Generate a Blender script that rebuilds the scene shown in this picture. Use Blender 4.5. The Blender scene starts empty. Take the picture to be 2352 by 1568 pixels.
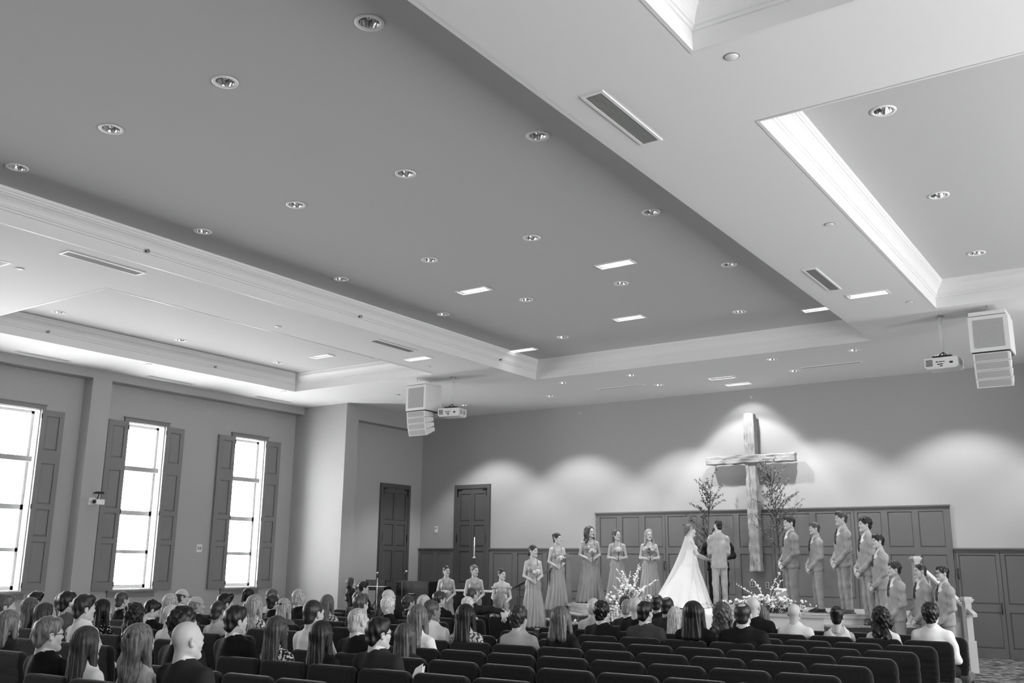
import bpy, math, random
import numpy as np
from mathutils import Matrix, Vector
R = math.radians
random.seed(7)
# ------------------------------------------------------------------ camera, sky, lights, exposure
SC = bpy.context.scene
COL = SC.collection
cam_data = bpy.data.cameras.new('camera'); cam = bpy.data.objects.new('camera', cam_data); COL.objects.link(cam)
cam_data.sensor_width = 36.0; cam_data.lens = 33.498; cam_data.clip_end = 200
FW = Vector((-0.55263559, 0.80211883, 0.22627259)); RT = Vector((0.82473972, 0.5654257, 0.00990808)); UP = RT.cross(FW)
m4 = Matrix((RT, UP, -FW)).transposed().to_4x4(); m4.translation = (0.0, -21.7395, 1.7457); cam.matrix_world = m4
SC.camera = cam
SC.view_settings.view_transform = 'Standard'; SC.view_settings.look = 'None'
SC.view_settings.exposure = 0.0; SC.view_settings.gamma = 1.0; SC.view_settings.use_curve_mapping = False
W = bpy.data.worlds.new('overcast_sky'); SC.world = W; W.use_nodes = True
W.node_tree.nodes['Background'].inputs[0].default_value = (1, 1, 1, 1); W.node_tree.nodes['Background'].inputs[1].default_value = 34.0
# room dimensions (metres); front wall is y = 0, the audience sits at negative y
ZC, ZT = 5.85, 6.28                       # soffit and coffer ceiling
XB, XR = -19.43, -19.76                   # left pilaster face, left recessed wall
XB2, XR2 = 3.29, 3.62                     # the same on the right
YBACK = -24.5
WIN_Y = (-5.12, -8.21, -11.31, -14.41, -17.51, -20.61)
WIN_W, WIN_Z0, WIN_Z1 = 0.5, 1.08, 4.84   # half width, sill, head
for i, wy in enumerate(WIN_Y):            # light portals in the window openings
    for sx, x in ((1, XR - .31), (-1, XR2 + .31)):
        ld = bpy.data.lights.new('window_portal', 'AREA'); ld.shape = 'RECTANGLE'; ld.size = 3.76; ld.size_y = 1.0; ld.cycles.is_portal = True
        lo = bpy.data.objects.new('window_portal', ld); COL.objects.link(lo)
        lo.location = (x, wy, (WIN_Z0 + WIN_Z1) / 2); lo.rotation_euler = (0, -R(90) * sx, 0)
def spot(loc, aim, watts, deg, blend=.4, rad=.05):
    ld = bpy.data.lights.new('downlight_lamp', 'SPOT'); ld.energy = watts; ld.spot_size = R(deg); ld.spot_blend = blend; ld.shadow_soft_size = rad
    o = bpy.data.objects.new('downlight_lamp', ld); COL.objects.link(o); o.location = loc
    o.rotation_euler = (Vector(aim) - Vector(loc)).to_track_quat('-Z', 'Y').to_euler(); return o

# ------------------------------------------------------------------ materials
def mat(name, v, rough=.6, spec=.3, metal=0., sheen=0., noise=None, bump=None, amt=.12):
    m = bpy.data.materials.new(name); m.use_nodes = True; nt = m.node_tree; b = nt.nodes['Principled BSDF']
    b.inputs['Base Color'].default_value = (v, v, v, 1); b.inputs['Roughness'].default_value = rough
    b.inputs['Specular IOR Level'].default_value = spec; b.inputs['Metallic'].default_value = metal
    if sheen: b.inputs['Sheen Weight'].default_value = sheen; b.inputs['Sheen Roughness'].default_value = .35
    if noise or bump:
        tc = nt.nodes.new('ShaderNodeTexCoord'); mp = nt.nodes.new('ShaderNodeMapping'); nt.links.new(tc.outputs['Object'], mp.inputs[0])
        mp.inputs['Scale'].default_value = noise or bump
        nz = nt.nodes.new('ShaderNodeTexNoise'); nz.inputs['Scale'].default_value = 1; nz.inputs['Detail'].default_value = 3; nt.links.new(mp.outputs[0], nz.inputs[0])
        if noise:
            cr = nt.nodes.new('ShaderNodeValToRGB'); lo, hi = v * (1 - amt), min(1, v * (1 + amt))
            cr.color_ramp.elements[0].position = .32; cr.color_ramp.elements[1].position = .68
            cr.color_ramp.elements[0].color = (lo, lo, lo, 1); cr.color_ramp.elements[1].color = (hi, hi, hi, 1)
            nt.links.new(nz.outputs[0], cr.inputs[0]); nt.links.new(cr.outputs[0], b.inputs['Base Color'])
        if bump:
            bp = nt.nodes.new('ShaderNodeBump'); bp.inputs['Strength'].default_value = .35; bp.inputs['Distance'].default_value = .01
            nt.links.new(nz.outputs[0], bp.inputs['Height']); nt.links.new(bp.outputs[0], b.inputs['Normal'])
    return m
def emis(name, v, s):
    m = bpy.data.materials.new(name); m.use_nodes = True; b = m.node_tree.nodes['Principled BSDF']
    b.inputs['Base Color'].default_value = (v, v, v, 1); b.inputs['Emission Color'].default_value = (1, 1, 1, 1); b.inputs['Emission Strength'].default_value = s; return m
def thin(name, v, alpha, gloss=.05):
    m = bpy.data.materials.new(name); m.use_nodes = True; nt = m.node_tree; nt.nodes.clear()
    o = nt.nodes.new('ShaderNodeOutputMaterial'); t = nt.nodes.new('ShaderNodeBsdfTransparent'); x = nt.nodes.new('ShaderNodeMixShader'); x.inputs[0].default_value = alpha
    if gloss == 'veil':
        g = nt.nodes.new('ShaderNodeMixShader'); g.inputs[0].default_value = .45
        a = nt.nodes.new('ShaderNodeBsdfDiffuse'); c = nt.nodes.new('ShaderNodeBsdfTranslucent')
        a.inputs[0].default_value = (v, v, v, 1); c.inputs[0].default_value = (v, v, v, 1)
        nt.links.new(a.outputs[0], g.inputs[1]); nt.links.new(c.outputs[0], g.inputs[2])
    else:
        g = nt.nodes.new('ShaderNodeBsdfGlossy'); g.inputs[0].default_value = (v, v, v, 1); g.inputs[1].default_value = gloss
    nt.links.new(t.outputs[0], x.inputs[1]); nt.links.new(g.outputs[0], x.inputs[2]); nt.links.new(x.outputs[0], o.inputs[0]); return m
def spots(name, dark, light, scale, thr, feat='F1', rough=.7):
    m = mat(name, dark, rough); nt = m.node_tree; b = nt.nodes['Principled BSDF']
    tc = nt.nodes.new('ShaderNodeTexCoord'); vo = nt.nodes.new('ShaderNodeTexVoronoi'); vo.inputs['Scale'].default_value = scale
    if feat == 'N': vo = nt.nodes.new('ShaderNodeTexNoise'); vo.inputs['Scale'].default_value = scale; vo.inputs['Detail'].default_value = 1.5
    nt.links.new(tc.outputs['Object'], vo.inputs[0]); cr = nt.nodes.new('ShaderNodeValToRGB'); cr.color_ramp.interpolation = 'CONSTANT'
    cr.color_ramp.elements[0].color = (light, light, light, 1); cr.color_ramp.elements[1].position = thr; cr.color_ramp.elements[1].color = (dark, dark, dark, 1)
    nt.links.new(vo.outputs[0], cr.inputs[0]); nt.links.new(cr.outputs[0], b.inputs['Base Color']); return m
M = dict(
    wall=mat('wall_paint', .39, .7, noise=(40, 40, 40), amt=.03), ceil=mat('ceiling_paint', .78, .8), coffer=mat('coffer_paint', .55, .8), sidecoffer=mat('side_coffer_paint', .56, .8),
    crown=mat('crown_white', .76, .45), paint=mat('panelling_paint', .13, .42, .35), paintshade=mat('door_paint_dark', .085, .45), paintlit=mat('shutter_paint_lit', .21, .45), jamb=mat('window_jamb_white', .85, .5), sash=mat('window_sash_paint', .35, .4),  # doors: panelling paint with shade put in; shutters: same paint with light put in
    glass=thin('window_glass', 1, .06, .02), carpet=None, stagefloor=mat('stage_carpet', .30, .9, noise=(30, 30, 30), amt=.3), stageface=mat('stage_face_paint', .62, .5), nosing=mat('stage_nosing', .45, .5),
    dark=mat('dark_hardware', .012, .35, .5), chrome=mat('chrome_reflector', .85, .08, .5, 1.), trimw=mat('fixture_trim_white', .8, .4), lamp=emis('lamp_glow', .9, 5), lampdim=mat('lamp_glass_unlit', .75, .15),
    vent=mat('vent_slat_grey', .3, .5), ventdark=mat('vent_throat', .12, .8), speaker=mat('speaker_white', .72, .45), grille=mat('speaker_grille_grey', .38, .6, noise=(220, 220, 220), amt=.2),
    black=mat('black_lacquer', .006, .4, .3), steel=mat('brushed_steel', .5, .3, .5, 1.), white=mat('white_plastic', .8, .4), ivory=mat('piano_key_white', .85, .25),
    chair=mat('chair_fabric', .018, .95, .1, sheen=.5, noise=(150, 150, 150), amt=.35, bump=(300, 300, 300)), seat=mat('chair_seat_fabric', .08, .95, .1, sheen=.5, noise=(120, 120, 120), amt=.4), frame=mat('chair_frame_metal', .02, .4, .5),
    newelw=mat('newel_white', .72, .4), neweld=mat('newel_dark_stain', .05, .35), rail=mat('rail_dark_wood', .03, .3),
    skin=mat('skin_light', .52, .5, .35), skint=mat('skin_tan', .25, .5, .35), skind=mat('skin_deep', .09, .42, .4), eye=mat('eye_dark', .015, .3), lip=mat('lip', .2, .4),
    shirt=mat('shirt_white', .80, .8, bump=(14, 14, 5)), shirtl=mat('shirt_pale_grey', .45, .8, bump=(14, 14, 5)), shirtg=mat('shirt_mid_grey', .14, .8, bump=(14, 14, 5)),
    suitk=mat('suit_black', .008, .8, .2, bump=(9, 9, 4)), suitd=mat('suit_charcoal', .024, .85, .2, bump=(9, 9, 4)), suitg=mat('suit_mid_grey', .06, .85, .2, bump=(9, 9, 4)),
    suitl=mat('groom_suit_pale_grey', .36, .8, .2, noise=(12, 12, 6), amt=.12, bump=(10, 10, 5)), suitm=mat('suit_soft_grey', .26, .8, .2, noise=(12, 12, 6), amt=.12, bump=(10, 10, 5)),
    dressb=mat('bridesmaid_satin', .32, .38, .5, noise=(25, 25, 2), amt=.14), gown=mat('bridal_satin', .74, .5, .3), veil=thin('veil_tulle', .95, .5, 'veil'),
    polka=spots('polka_dot_cloth', .008, .85, 34, .26), floral=spots('floral_cloth', .72, .06, 42, .46, 'N'), floralk=spots('dark_floral_cloth', .02, .75, 40, .47, 'N'),
    leaf=mat('leaf_green_grey', .09, .6), twig=mat('twig_bark', .035, .8), petal=mat('petal_white', .9, .6), petalg=mat('petal_pale_grey', .5, .6), paper=mat('paper_white', .85, .7),
    shoe=mat('shoe_leather', .03, .3, .5), shoel=mat('shoe_tan_leather', .10, .3, .5), tie=mat('tie_silk', .05, .4), sock=mat('sock_pale', .5, .9))
# ------------------------------------------------------------------ mesh helpers
def obj(name, me, m=None, parent=None, loc=None, rot=None):
    o = bpy.data.objects.new(name, me); COL.objects.link(o)
    if m is not None and me is not None:
        if not me.materials: me.materials.append(m)
        elif me.materials[0] is None:
            o.material_slots[0].link = 'OBJECT'; o.material_slots[0].material = m
    if parent is not None: o.parent = parent
    if loc is not None: o.location = loc
    if rot is not None: o.rotation_euler = rot
    return o
def tag(o, label=None, cat=None, group=None, kind=None):
    if label: o['label'] = label
    if cat: o['category'] = cat
    if group: o['group'] = group
    if kind: o['kind'] = kind
    return o
def empty(name, loc=(0, 0, 0), rz=0., **k):
    o = bpy.data.objects.new(name, None); COL.objects.link(o); o.location = loc; o.rotation_euler = (0, 0, rz); o.empty_display_size = .1
    return tag(o, **k)
def copy_tree(o, parent=None):
    c = o.copy(); COL.objects.link(c); c.parent = parent
    for ch in o.children: copy_tree(ch, c)
    return c
class MB:
    def __init__(s): s.v = []; s.f = []; s.sm = []
    def add(s, V, F, sm=False):
        n = len(s.v); s.v += [tuple(p) for p in V]; s.f += [tuple(i + n for i in f) for f in F]; s.sm += [sm] * len(F); return s
    def box(s, x0, x1, y0, y1, z0, z1):
        V = [(x, y, z) for z in (z0, z1) for y in (y0, y1) for x in (x0, x1)]
        return s.add(V, [(0, 2, 3, 1), (4, 5, 7, 6), (0, 1, 5, 4), (2, 6, 7, 3), (0, 4, 6, 2), (1, 3, 7, 5)])
    def prism(s, poly, z0, z1):
        n = len(poly); V = [(x, y, z0) for x, y in poly] + [(x, y, z1) for x, y in poly]
        return s.add(V, [tuple(range(n - 1, -1, -1)), tuple(range(n, 2 * n))] + [(i, (i + 1) % n, n + (i + 1) % n, n + i) for i in range(n)])
    def tube(s, pts, rad, n=8, cap=True):
        pts = [Vector(p) for p in pts]; rs = rad if isinstance(rad, (list, tuple)) else [rad] * len(pts); V = []; F = []
        for i, p in enumerate(pts):
            d = (pts[min(i + 1, len(pts) - 1)] - pts[max(i - 1, 0)]).normalized()
            a = d.orthogonal().normalized() if i == 0 else (a - d * a.dot(d)).normalized()
            b = d.cross(a)
            for k in range(n): t = 2 * math.pi * k / n; V.append(p + (a * math.cos(t) + b * math.sin(t)) * rs[i])
        for i in range(len(pts) - 1):
            for k in range(n): F.append((i * n + k, i * n + (k + 1) % n, (i + 1) * n + (k + 1) % n, (i + 1) * n + k))
        if cap: F += [tuple(range(n - 1, -1, -1)), tuple(range((len(pts) - 1) * n, len(pts) * n))]
        return s.add(V, F, True)
    def lathe(s, prof, c=(0, 0, 0), n=24, sm=True, cap=False):
        V = [(c[0] + r * math.cos(2 * math.pi * k / n), c[1] + r * math.sin(2 * math.pi * k / n), c[2] + z) for r, z in prof for k in range(n)]
        F = [(i * n + k, i * n + (k + 1) % n, (i + 1) * n + (k + 1) % n, (i + 1) * n + k) for i in range(len(prof) - 1) for k in range(n)]
        if cap: F += [tuple(range(n - 1, -1, -1)), tuple(range((len(prof) - 1) * n, len(prof) * n))]
        return s.add(V, F, sm)
    def mesh(s, name):
        me = bpy.data.meshes.new(name); me.from_pydata(s.v, [], s.f); me.polygons.foreach_set('use_smooth', s.sm); me.update(); return me
    def build(s, name, m=None, parent=None, **k):
        return obj(name, s.mesh(name), m, parent, **k)
def struct(o): o['kind'] = 'structure'; return o
def grid_cells(a0, a1, b0, b1, holes):
    A = sorted({a0, a1} | {h[i] for h in holes for i in (0, 1) if a0 < h[i] < a1}); B = sorted({b0, b1} | {h[i] for h in holes for i in (2, 3) if b0 < h[i] < b1})
    for j in range(len(B) - 1):
        run = None
        for i in range(len(A) - 1):
            ca, cb = (A[i] + A[i + 1]) / 2, (B[j] + B[j + 1]) / 2
            inside = any(h[0] < ca < h[1] and h[2] < cb < h[3] for h in holes)
            if not inside:
                if run is None: run = A[i]
            if (inside or i == len(A) - 2) and run is not None:
                yield run, (A[i] if inside else A[i + 1]), B[j], B[j + 1]; run = None
def rail_board(axis, p0, p1, a0, a1, z0, z1, holes, name, m, parent):
    """board with rectangular holes, axis 'y': thickness runs along y and width along x; axis 'x': the other way"""
    b = MB()
    for a, c, e, g in grid_cells(a0, a1, z0, z1, holes):
        if axis == 'y': b.box(a, c, p0, p1, e, g)
        else: b.box(p0, p1, a, c, e, g)
    return b.build(name, m, parent)
def raised_panel(axis, p, out, a0, a1, z0, z1, name, m, parent, bev=.045, hgt=.014):
    """one raised-and-fielded panel; p = plane at its back edge, out = direction of the room (+1/-1) along the axis"""
    V = [(a0, 0, z0), (a1, 0, z0), (a1, 0, z1), (a0, 0, z1), (a0 + bev, hgt, z0 + bev), (a1 - bev, hgt, z0 + bev), (a1 - bev, hgt, z1 - bev), (a0 + bev, hgt, z1 - bev)]
    V = [((a, p + o * out, z) if axis == 'y' else (p + o * out, a, z)) for a, o, z in V]
    F = [(4, 5, 6, 7), (0, 1, 5, 4), (1, 2, 6, 5), (2, 3, 7, 6), (3, 0, 4, 7)]
    return MB().add(V, F).build(name, m, parent)
# ------------------------------------------------------------------ signed-distance modelling for soft shapes
class Field:
    def __init__(s, lo, hi, h):
        s.lo = np.array(lo, float); s.h = h; s.n = np.maximum(4, np.ceil((np.array(hi, float) - s.lo) / h).astype(int) + 1)
        s.ax = [s.lo[i] + h * np.arange(s.n[i]) for i in range(3)]; s.f = np.full(s.n, .08, np.float32); s.warp = None
    def sub(s, lo, hi):
        sl = []
        for i in range(3):
            a = int(max(0, math.floor((lo[i] - s.lo[i]) / s.h))); b = int(min(s.n[i], math.ceil((hi[i] - s.lo[i]) / s.h) + 1)); sl.append(slice(a, max(a, b)))
        g = np.meshgrid(*[s.ax[i][sl[i]] for i in range(3)], indexing='ij', sparse=True)
        if s.warp: g = s.warp(*np.broadcast_arrays(*g))
        return tuple(sl), g
    def put(s, sl, d, k, cut):
        f = s.f[sl]
        if f.size == 0: return s
        if cut: d = -d; h = np.clip(.5 - .5 * (d - f) / k, 0, 1); s.f[sl] = f * (1 - h) + d * h + k * h * (1 - h) if False else np.maximum(f, d) + np.maximum(k - np.abs(f - d), 0) ** 2 / (4 * k)
        else: s.f[sl] = np.minimum(f, d) - np.maximum(k - np.abs(f - d), 0) ** 2 / (4 * k)
        return s
    def E(s, c, r, k=.02, cut=False):
        c = np.array(c, float); r = np.array([r] * 3 if np.isscalar(r) else r, float); p = k + .06
        sl, g = s.sub(c - r - p, c + r + p); q = [(g[i] - c[i]) / r[i] for i in range(3)]
        k0 = np.sqrt(q[0] ** 2 + q[1] ** 2 + q[2] ** 2); k1 = np.sqrt(sum((q[i] / r[i]) ** 2 for i in range(3)))
        return s.put(sl, k0 * (k0 - 1) / np.maximum(k1, 1e-6), k, cut)
    def C(s, a, b, ra, rb=None, k=.02, fl=(1, 1, 1), cut=False):
        rb = ra if rb is None else rb; a = np.array(a, float); b = np.array(b, float); fl = np.array(fl, float); p = max(ra, rb) * fl.max() + k + .06
        sl, g = s.sub(np.minimum(a, b) - p, np.maximum(a, b) + p); ab = (b - a) / fl; L = max((ab ** 2).sum(), 1e-9); q = [(g[i] - a[i]) / fl[i] for i in range(3)]
        t = np.clip((q[0] * ab[0] + q[1] * ab[1] + q[2] * ab[2]) / L, 0, 1)
        d = np.sqrt(sum((q[i] - t * ab[i]) ** 2 for i in range(3))) - (ra + (rb - ra) * t)
        return s.put(sl, d * fl.min(), k, cut)
    def B(s, c, hf, r, k=.01, cut=False):
        c = np.array(c, float); hf = np.array(hf, float); p = k + .06; sl, g = s.sub(c - hf - p, c + hf + p)
        q = [np.abs(g[i] - c[i]) - (hf[i] - r) for i in range(3)]
        d = np.sqrt(sum(np.maximum(x, 0) ** 2 for x in q)) + np.minimum(np.maximum(np.maximum(q[0], q[1]), q[2]), 0) - r
        return s.put(sl, d, k, cut)
    def G(s, fn, k=.02):      # keep only where fn(x,y,z) < 0
        sl, g = s.sub(s.lo, s.lo + s.h * s.n); return s.put(sl, -fn(*g), k, True)
    def D(s, fn):             # displace
        sl, g = s.sub(s.lo, s.lo + s.h * s.n); s.f[sl] += fn(*g).astype(np.float32); return s
    def arrays(s):
        f = s.f; f[0] = f[-1] = .05; f[:, 0] = f[:, -1] = .05; f[:, :, 0] = f[:, :, -1] = .05
        S = f < 0; n = s.n - 1; c8 = np.zeros(n, np.uint8); offs = [(i, j, k) for i in (0, 1) for j in (0, 1) for k in (0, 1)]
        for o in offs: c8 += S[o[0]:o[0] + n[0], o[1]:o[1] + n[1], o[2]:o[2] + n[2]]
        act = np.argwhere((c8 > 0) & (c8 < 8)); idx = np.full(n, -1, np.int64); idx[tuple(act.T)] = np.arange(len(act))
        val = {o: f[act[:, 0] + o[0], act[:, 1] + o[1], act[:, 2] + o[2]] for o in offs}
        pos = np.zeros((len(act), 3)); cnt = np.zeros(len(act))
        for a in offs:
            for ax in range(3):
                if a[ax] == 0:
                    b = list(a); b[ax] = 1; fa, fb = val[a], val[tuple(b)]; cr = (fa < 0) != (fb < 0)
                    t = np.where(cr, fa / np.where(cr, fa - fb, 1), 0); p = np.tile(np.array(a, float), (len(act), 1)); p[:, ax] += t
                    pos[cr] += p[cr]; cnt += cr
        V = s.lo + s.h * (act + pos / cnt[:, None]); Q = []
        for ax in range(3):
            b, c = (ax + 1) % 3, (ax + 2) % 3; sa = [slice(None)] * 3; sb = [slice(None)] * 3; sa[ax] = slice(0, -1); sb[ax] = slice(1, None)
            A, Bq = S[tuple(sa)], S[tuple(sb)]
            for flip, msk in ((False, A & ~Bq), (True, ~A & Bq)):
                e = np.argwhere(msk); e = e[(e[:, b] > 0) & (e[:, c] > 0) & (e[:, b] < n[b]) & (e[:, c] < n[c])]
                if not len(e): continue
                def at(db, dc):
                    q = e.copy(); q[:, b] -= db; q[:, c] -= dc; return idx[tuple(q.T)]
                q = np.stack([at(1, 1), at(0, 1), at(0, 0), at(1, 0)], 1); Q.append(q[:, ::-1] if flip else q)
        return V, np.concatenate(Q)
def np_mesh(name, V, Q, mi=None, nmat=1):
    me = bpy.data.meshes.new(name); n = len(Q); me.vertices.add(len(V)); me.vertices.foreach_set('co', np.asarray(V, np.float32).ravel())
    me.loops.add(4 * n); me.loops.foreach_set('vertex_index', np.asarray(Q, np.int32).ravel()); me.polygons.add(n)
    me.polygons.foreach_set('loop_start', np.arange(0, 4 * n, 4, dtype=np.int32)); me.polygons.foreach_set('use_smooth', np.ones(n, bool))
    for _ in range(nmat): me.materials.append(None)
    if mi is not None: me.polygons.foreach_set('material_index', np.asarray(mi, np.int32))
    me.update(); me.validate(); return me
def join_arrays(L):
    V = []; Q = []; MI = []; n = 0
    for v, q, mi in L: V.append(v); Q.append(q + n); MI.append(mi if mi is not None else np.zeros(len(q), int)); n += len(v)
    return np.concatenate(V), np.concatenate(Q), np.concatenate(MI)
# ------------------------------------------------------------------ the setting
XM = lambda x: -16.14 - x                 # the hall is symmetric about x = -8.07
cm = mat('carpet_leaf_pattern', .2, .95, .05); nt = cm.node_tree
tc = nt.nodes.new('ShaderNodeTexCoord'); mp = nt.nodes.new('ShaderNodeMapping'); mp.inputs['Scale'].default_value = (3.0, 4.6, 1); mp.inputs['Rotation'].default_value = (0, 0, .5)
nz = nt.nodes.new('ShaderNodeTexNoise'); nz.inputs['Scale'].default_value = 1.6; nz.inputs['Detail'].default_value = 4; nz.inputs['Distortion'].default_value = 1.2
cr = nt.nodes.new('ShaderNodeValToRGB'); cr.color_ramp.elements[0].position = .42; cr.color_ramp.elements[0].color = (.035, .035, .035, 1); cr.color_ramp.elements[1].position = .6; cr.color_ramp.elements[1].color = (.22, .22, .22, 1)
for a, b in ((tc.outputs['Object'], mp.inputs[0]), (mp.outputs[0], nz.inputs[0]), (nz.outputs[0], cr.inputs[0]), (cr.outputs[0], nt.nodes['Principled BSDF'].inputs['Base Color'])): nt.links.new(a, b)
M['carpet'] = cm
struct(MB().box(XR - .3, XR2 + .3, YBACK - .3, .3, -.2, 0).build('floor', cm))
struct(MB().box(XR - .3, XR2 + .3, 0, .3, -.2, 6.6).build('wall_front', M['wall']))
struct(MB().box(XR - .3, XR2 + .3, YBACK - .3, YBACK, -.2, 6.6).build('wall_back', M['wall']))
struct(MB().box(XR - .4, XR2 + .4, YBACK - .4, .4, 6.6, 6.75).build('ceiling', M['ceil']))
holes = [(y - WIN_W, y + WIN_W, WIN_Z0, WIN_Z1) for y in WIN_Y]
for nm, a, b in (('wall_left', XR - .3, XR), ('wall_right', XR2, XR2 + .3)):
    struct(rail_board('x', a, b, YBACK, 0, -.2, 6.6, holes, nm, M['wall'], None))
# positions of the recessed lights (needed for the holes in the ceilings)
CG = ('unlit round chrome downlight in the darker central ceiling panel', 'downlights of the central ceiling panel')
CANS = [(x, y, ZT, False) + CG for y in (-16.36, -13.68, -10.92, -8.22) for x in (-5.24, -7.13, -9.01, -10.9)] + [(x, -5.44, ZT, False) + CG for x in (-6.17, -9.97)]
CANS += [(-16.98, y, ZT, False, 'round chrome downlight in the coffer beside the shuttered windows', 'downlights of the window-side coffer') for y in (-12.24, -9.5, -6.79)]
CANS += [(-1.97, y, ZT, False, 'round chrome downlight in the pale coffer across the hall from the windows', 'downlights of the far coffer') for y in (-12.24, -9.5, -6.79)]
CANS += [(x, -3.05, ZC, False, 'small unlit downlight in the soffit between the central coffer and the slot vents', 'soffit downlights before the stage') for x in (-11.41, -9.64, -6.43, -4.79)]
CANS += [(x, -1.65, ZC, True, 'lit wall-washing downlight in the soffit close to the front wall', 'wall washers') for x in (-15.38, -12.65, -9.64, -6.43, -3.49, -.76)]
TRI = [(-6.71, -9.2, ZT, 'three-lamp recessed light over the middle of the central ceiling', 60), (-9.45, -9.2, ZT, 'three-lamp recessed light over the middle of the central ceiling', 60), (-8.08, -6.12, ZT, 'single three-lamp recessed light nearer the stage on the central axis', 110),
       (-11.31, -4.88, ZT, 'three-lamp recessed light tucked in a stage-end corner of the central coffer', 70), (-4.87, -4.88, ZT, 'three-lamp recessed light tucked in a stage-end corner of the central coffer', 70), (-15.58, -6.75, ZT, 'three-lamp recessed light in the window-side coffer', 40), (-3.52, -6.95, ZC, 'three-lamp recessed light in the soffit strip beside a grille', 60), (-12.56, -6.95, ZC, 'three-lamp recessed light in the soffit strip beside a grille', 60),
       (-8.05, -1.72, ZC, 'three-lamp recessed light aimed at the cross, farther from the wall', 0), (-8.02, -.82, ZC, 'three-lamp recessed light close above the cross', 0)]
def light_holes(z): return [(c[0] - .09, c[0] + .09, c[1] - .09, c[1] + .09) for c in CANS if c[2] == z] + [(t[0] - .285, t[0] + .285, t[1] - .1, t[1] + .1) for t in TRI if t[2] == z]
# soffit with coffers
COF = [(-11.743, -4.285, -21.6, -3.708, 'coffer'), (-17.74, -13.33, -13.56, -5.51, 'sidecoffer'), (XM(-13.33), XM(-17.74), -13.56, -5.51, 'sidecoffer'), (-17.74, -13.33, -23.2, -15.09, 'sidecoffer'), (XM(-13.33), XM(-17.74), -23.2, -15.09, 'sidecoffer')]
b = MB()
for a, c, e, g in grid_cells(XR - .3, XR2 + .3, YBACK, 0, [q[:4] for q in COF] + light_holes(ZC)): b.box(a, c, e, g, ZC, ZC + .02)
soffit = struct(b.build('ceiling', M['ceil']))
PROF = [(0, 0), (0, .165), (.018, .17), (.018, .2), (.034, .205), (.034, .222), (.042, .235), (.048, .26), (.062, .29), (.085, .32), (.11, .34), (.112, .352), (.128, .356), (.128, .385), (.142, .39), (.15, .41), (.15, .435)]
for i, (x0, x1, y0, y1, mk) in enumerate(COF):
    b = MB()
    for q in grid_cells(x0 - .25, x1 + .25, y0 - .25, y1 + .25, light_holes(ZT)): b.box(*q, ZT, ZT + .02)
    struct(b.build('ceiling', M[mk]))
    V = []; F = []
    for o, z in [(-.03, -.004), (.004, -.004)] + [(p[0] + .004, p[1]) for p in PROF]: V += [(x0 + o, y0 + o, ZC + z), (x1 - o, y0 + o, ZC + z), (x1 - o, y1 - o, ZC + z), (x0 + o, y1 - o, ZC + z)]
    for p in range(len(PROF) + 1):
        for k in range(4): F.append((4 * p + k, 4 * p + (k + 1) % 4, 4 * p + 4 + (k + 1) % 4, 4 * p + 4 + k))
    struct(MB().add(V, F).build('trim_%d' % (i + 1), M['crown']))
# pilasters, beams, piers at the stage end
for s, nm in ((0, 'wall_left'), (1, 'wall_right')):
    f = (lambda x: XM(x)) if s else (lambda x: x)
    def bx(b, xa, xb, *r): return b.box(min(f(xa), f(xb)), max(f(xa), f(xb)), *r)
    b = MB(); bx(b, XR, XB, YBACK, -3.56, 5.655, ZC); struct(b.build('trim_%d' % (6 + s), M['wall']))
    for yy in (-9.645, -15.85, -22.05):
        b = MB(); bx(b, XR, XB, yy - .235, yy + .235, 0, 5.655); struct(b.build(nm, M['wall']))
    b = MB(); bx(b, XR, -17.83, -3.56, -3.09, 0, ZC); bx(b, XR, -18.15, -3.09, 0, 0, ZC); bx(b, -18.15, -17.83, -3.09, 0, 5.452, ZC); struct(b.build(nm, M['wall']))
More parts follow.
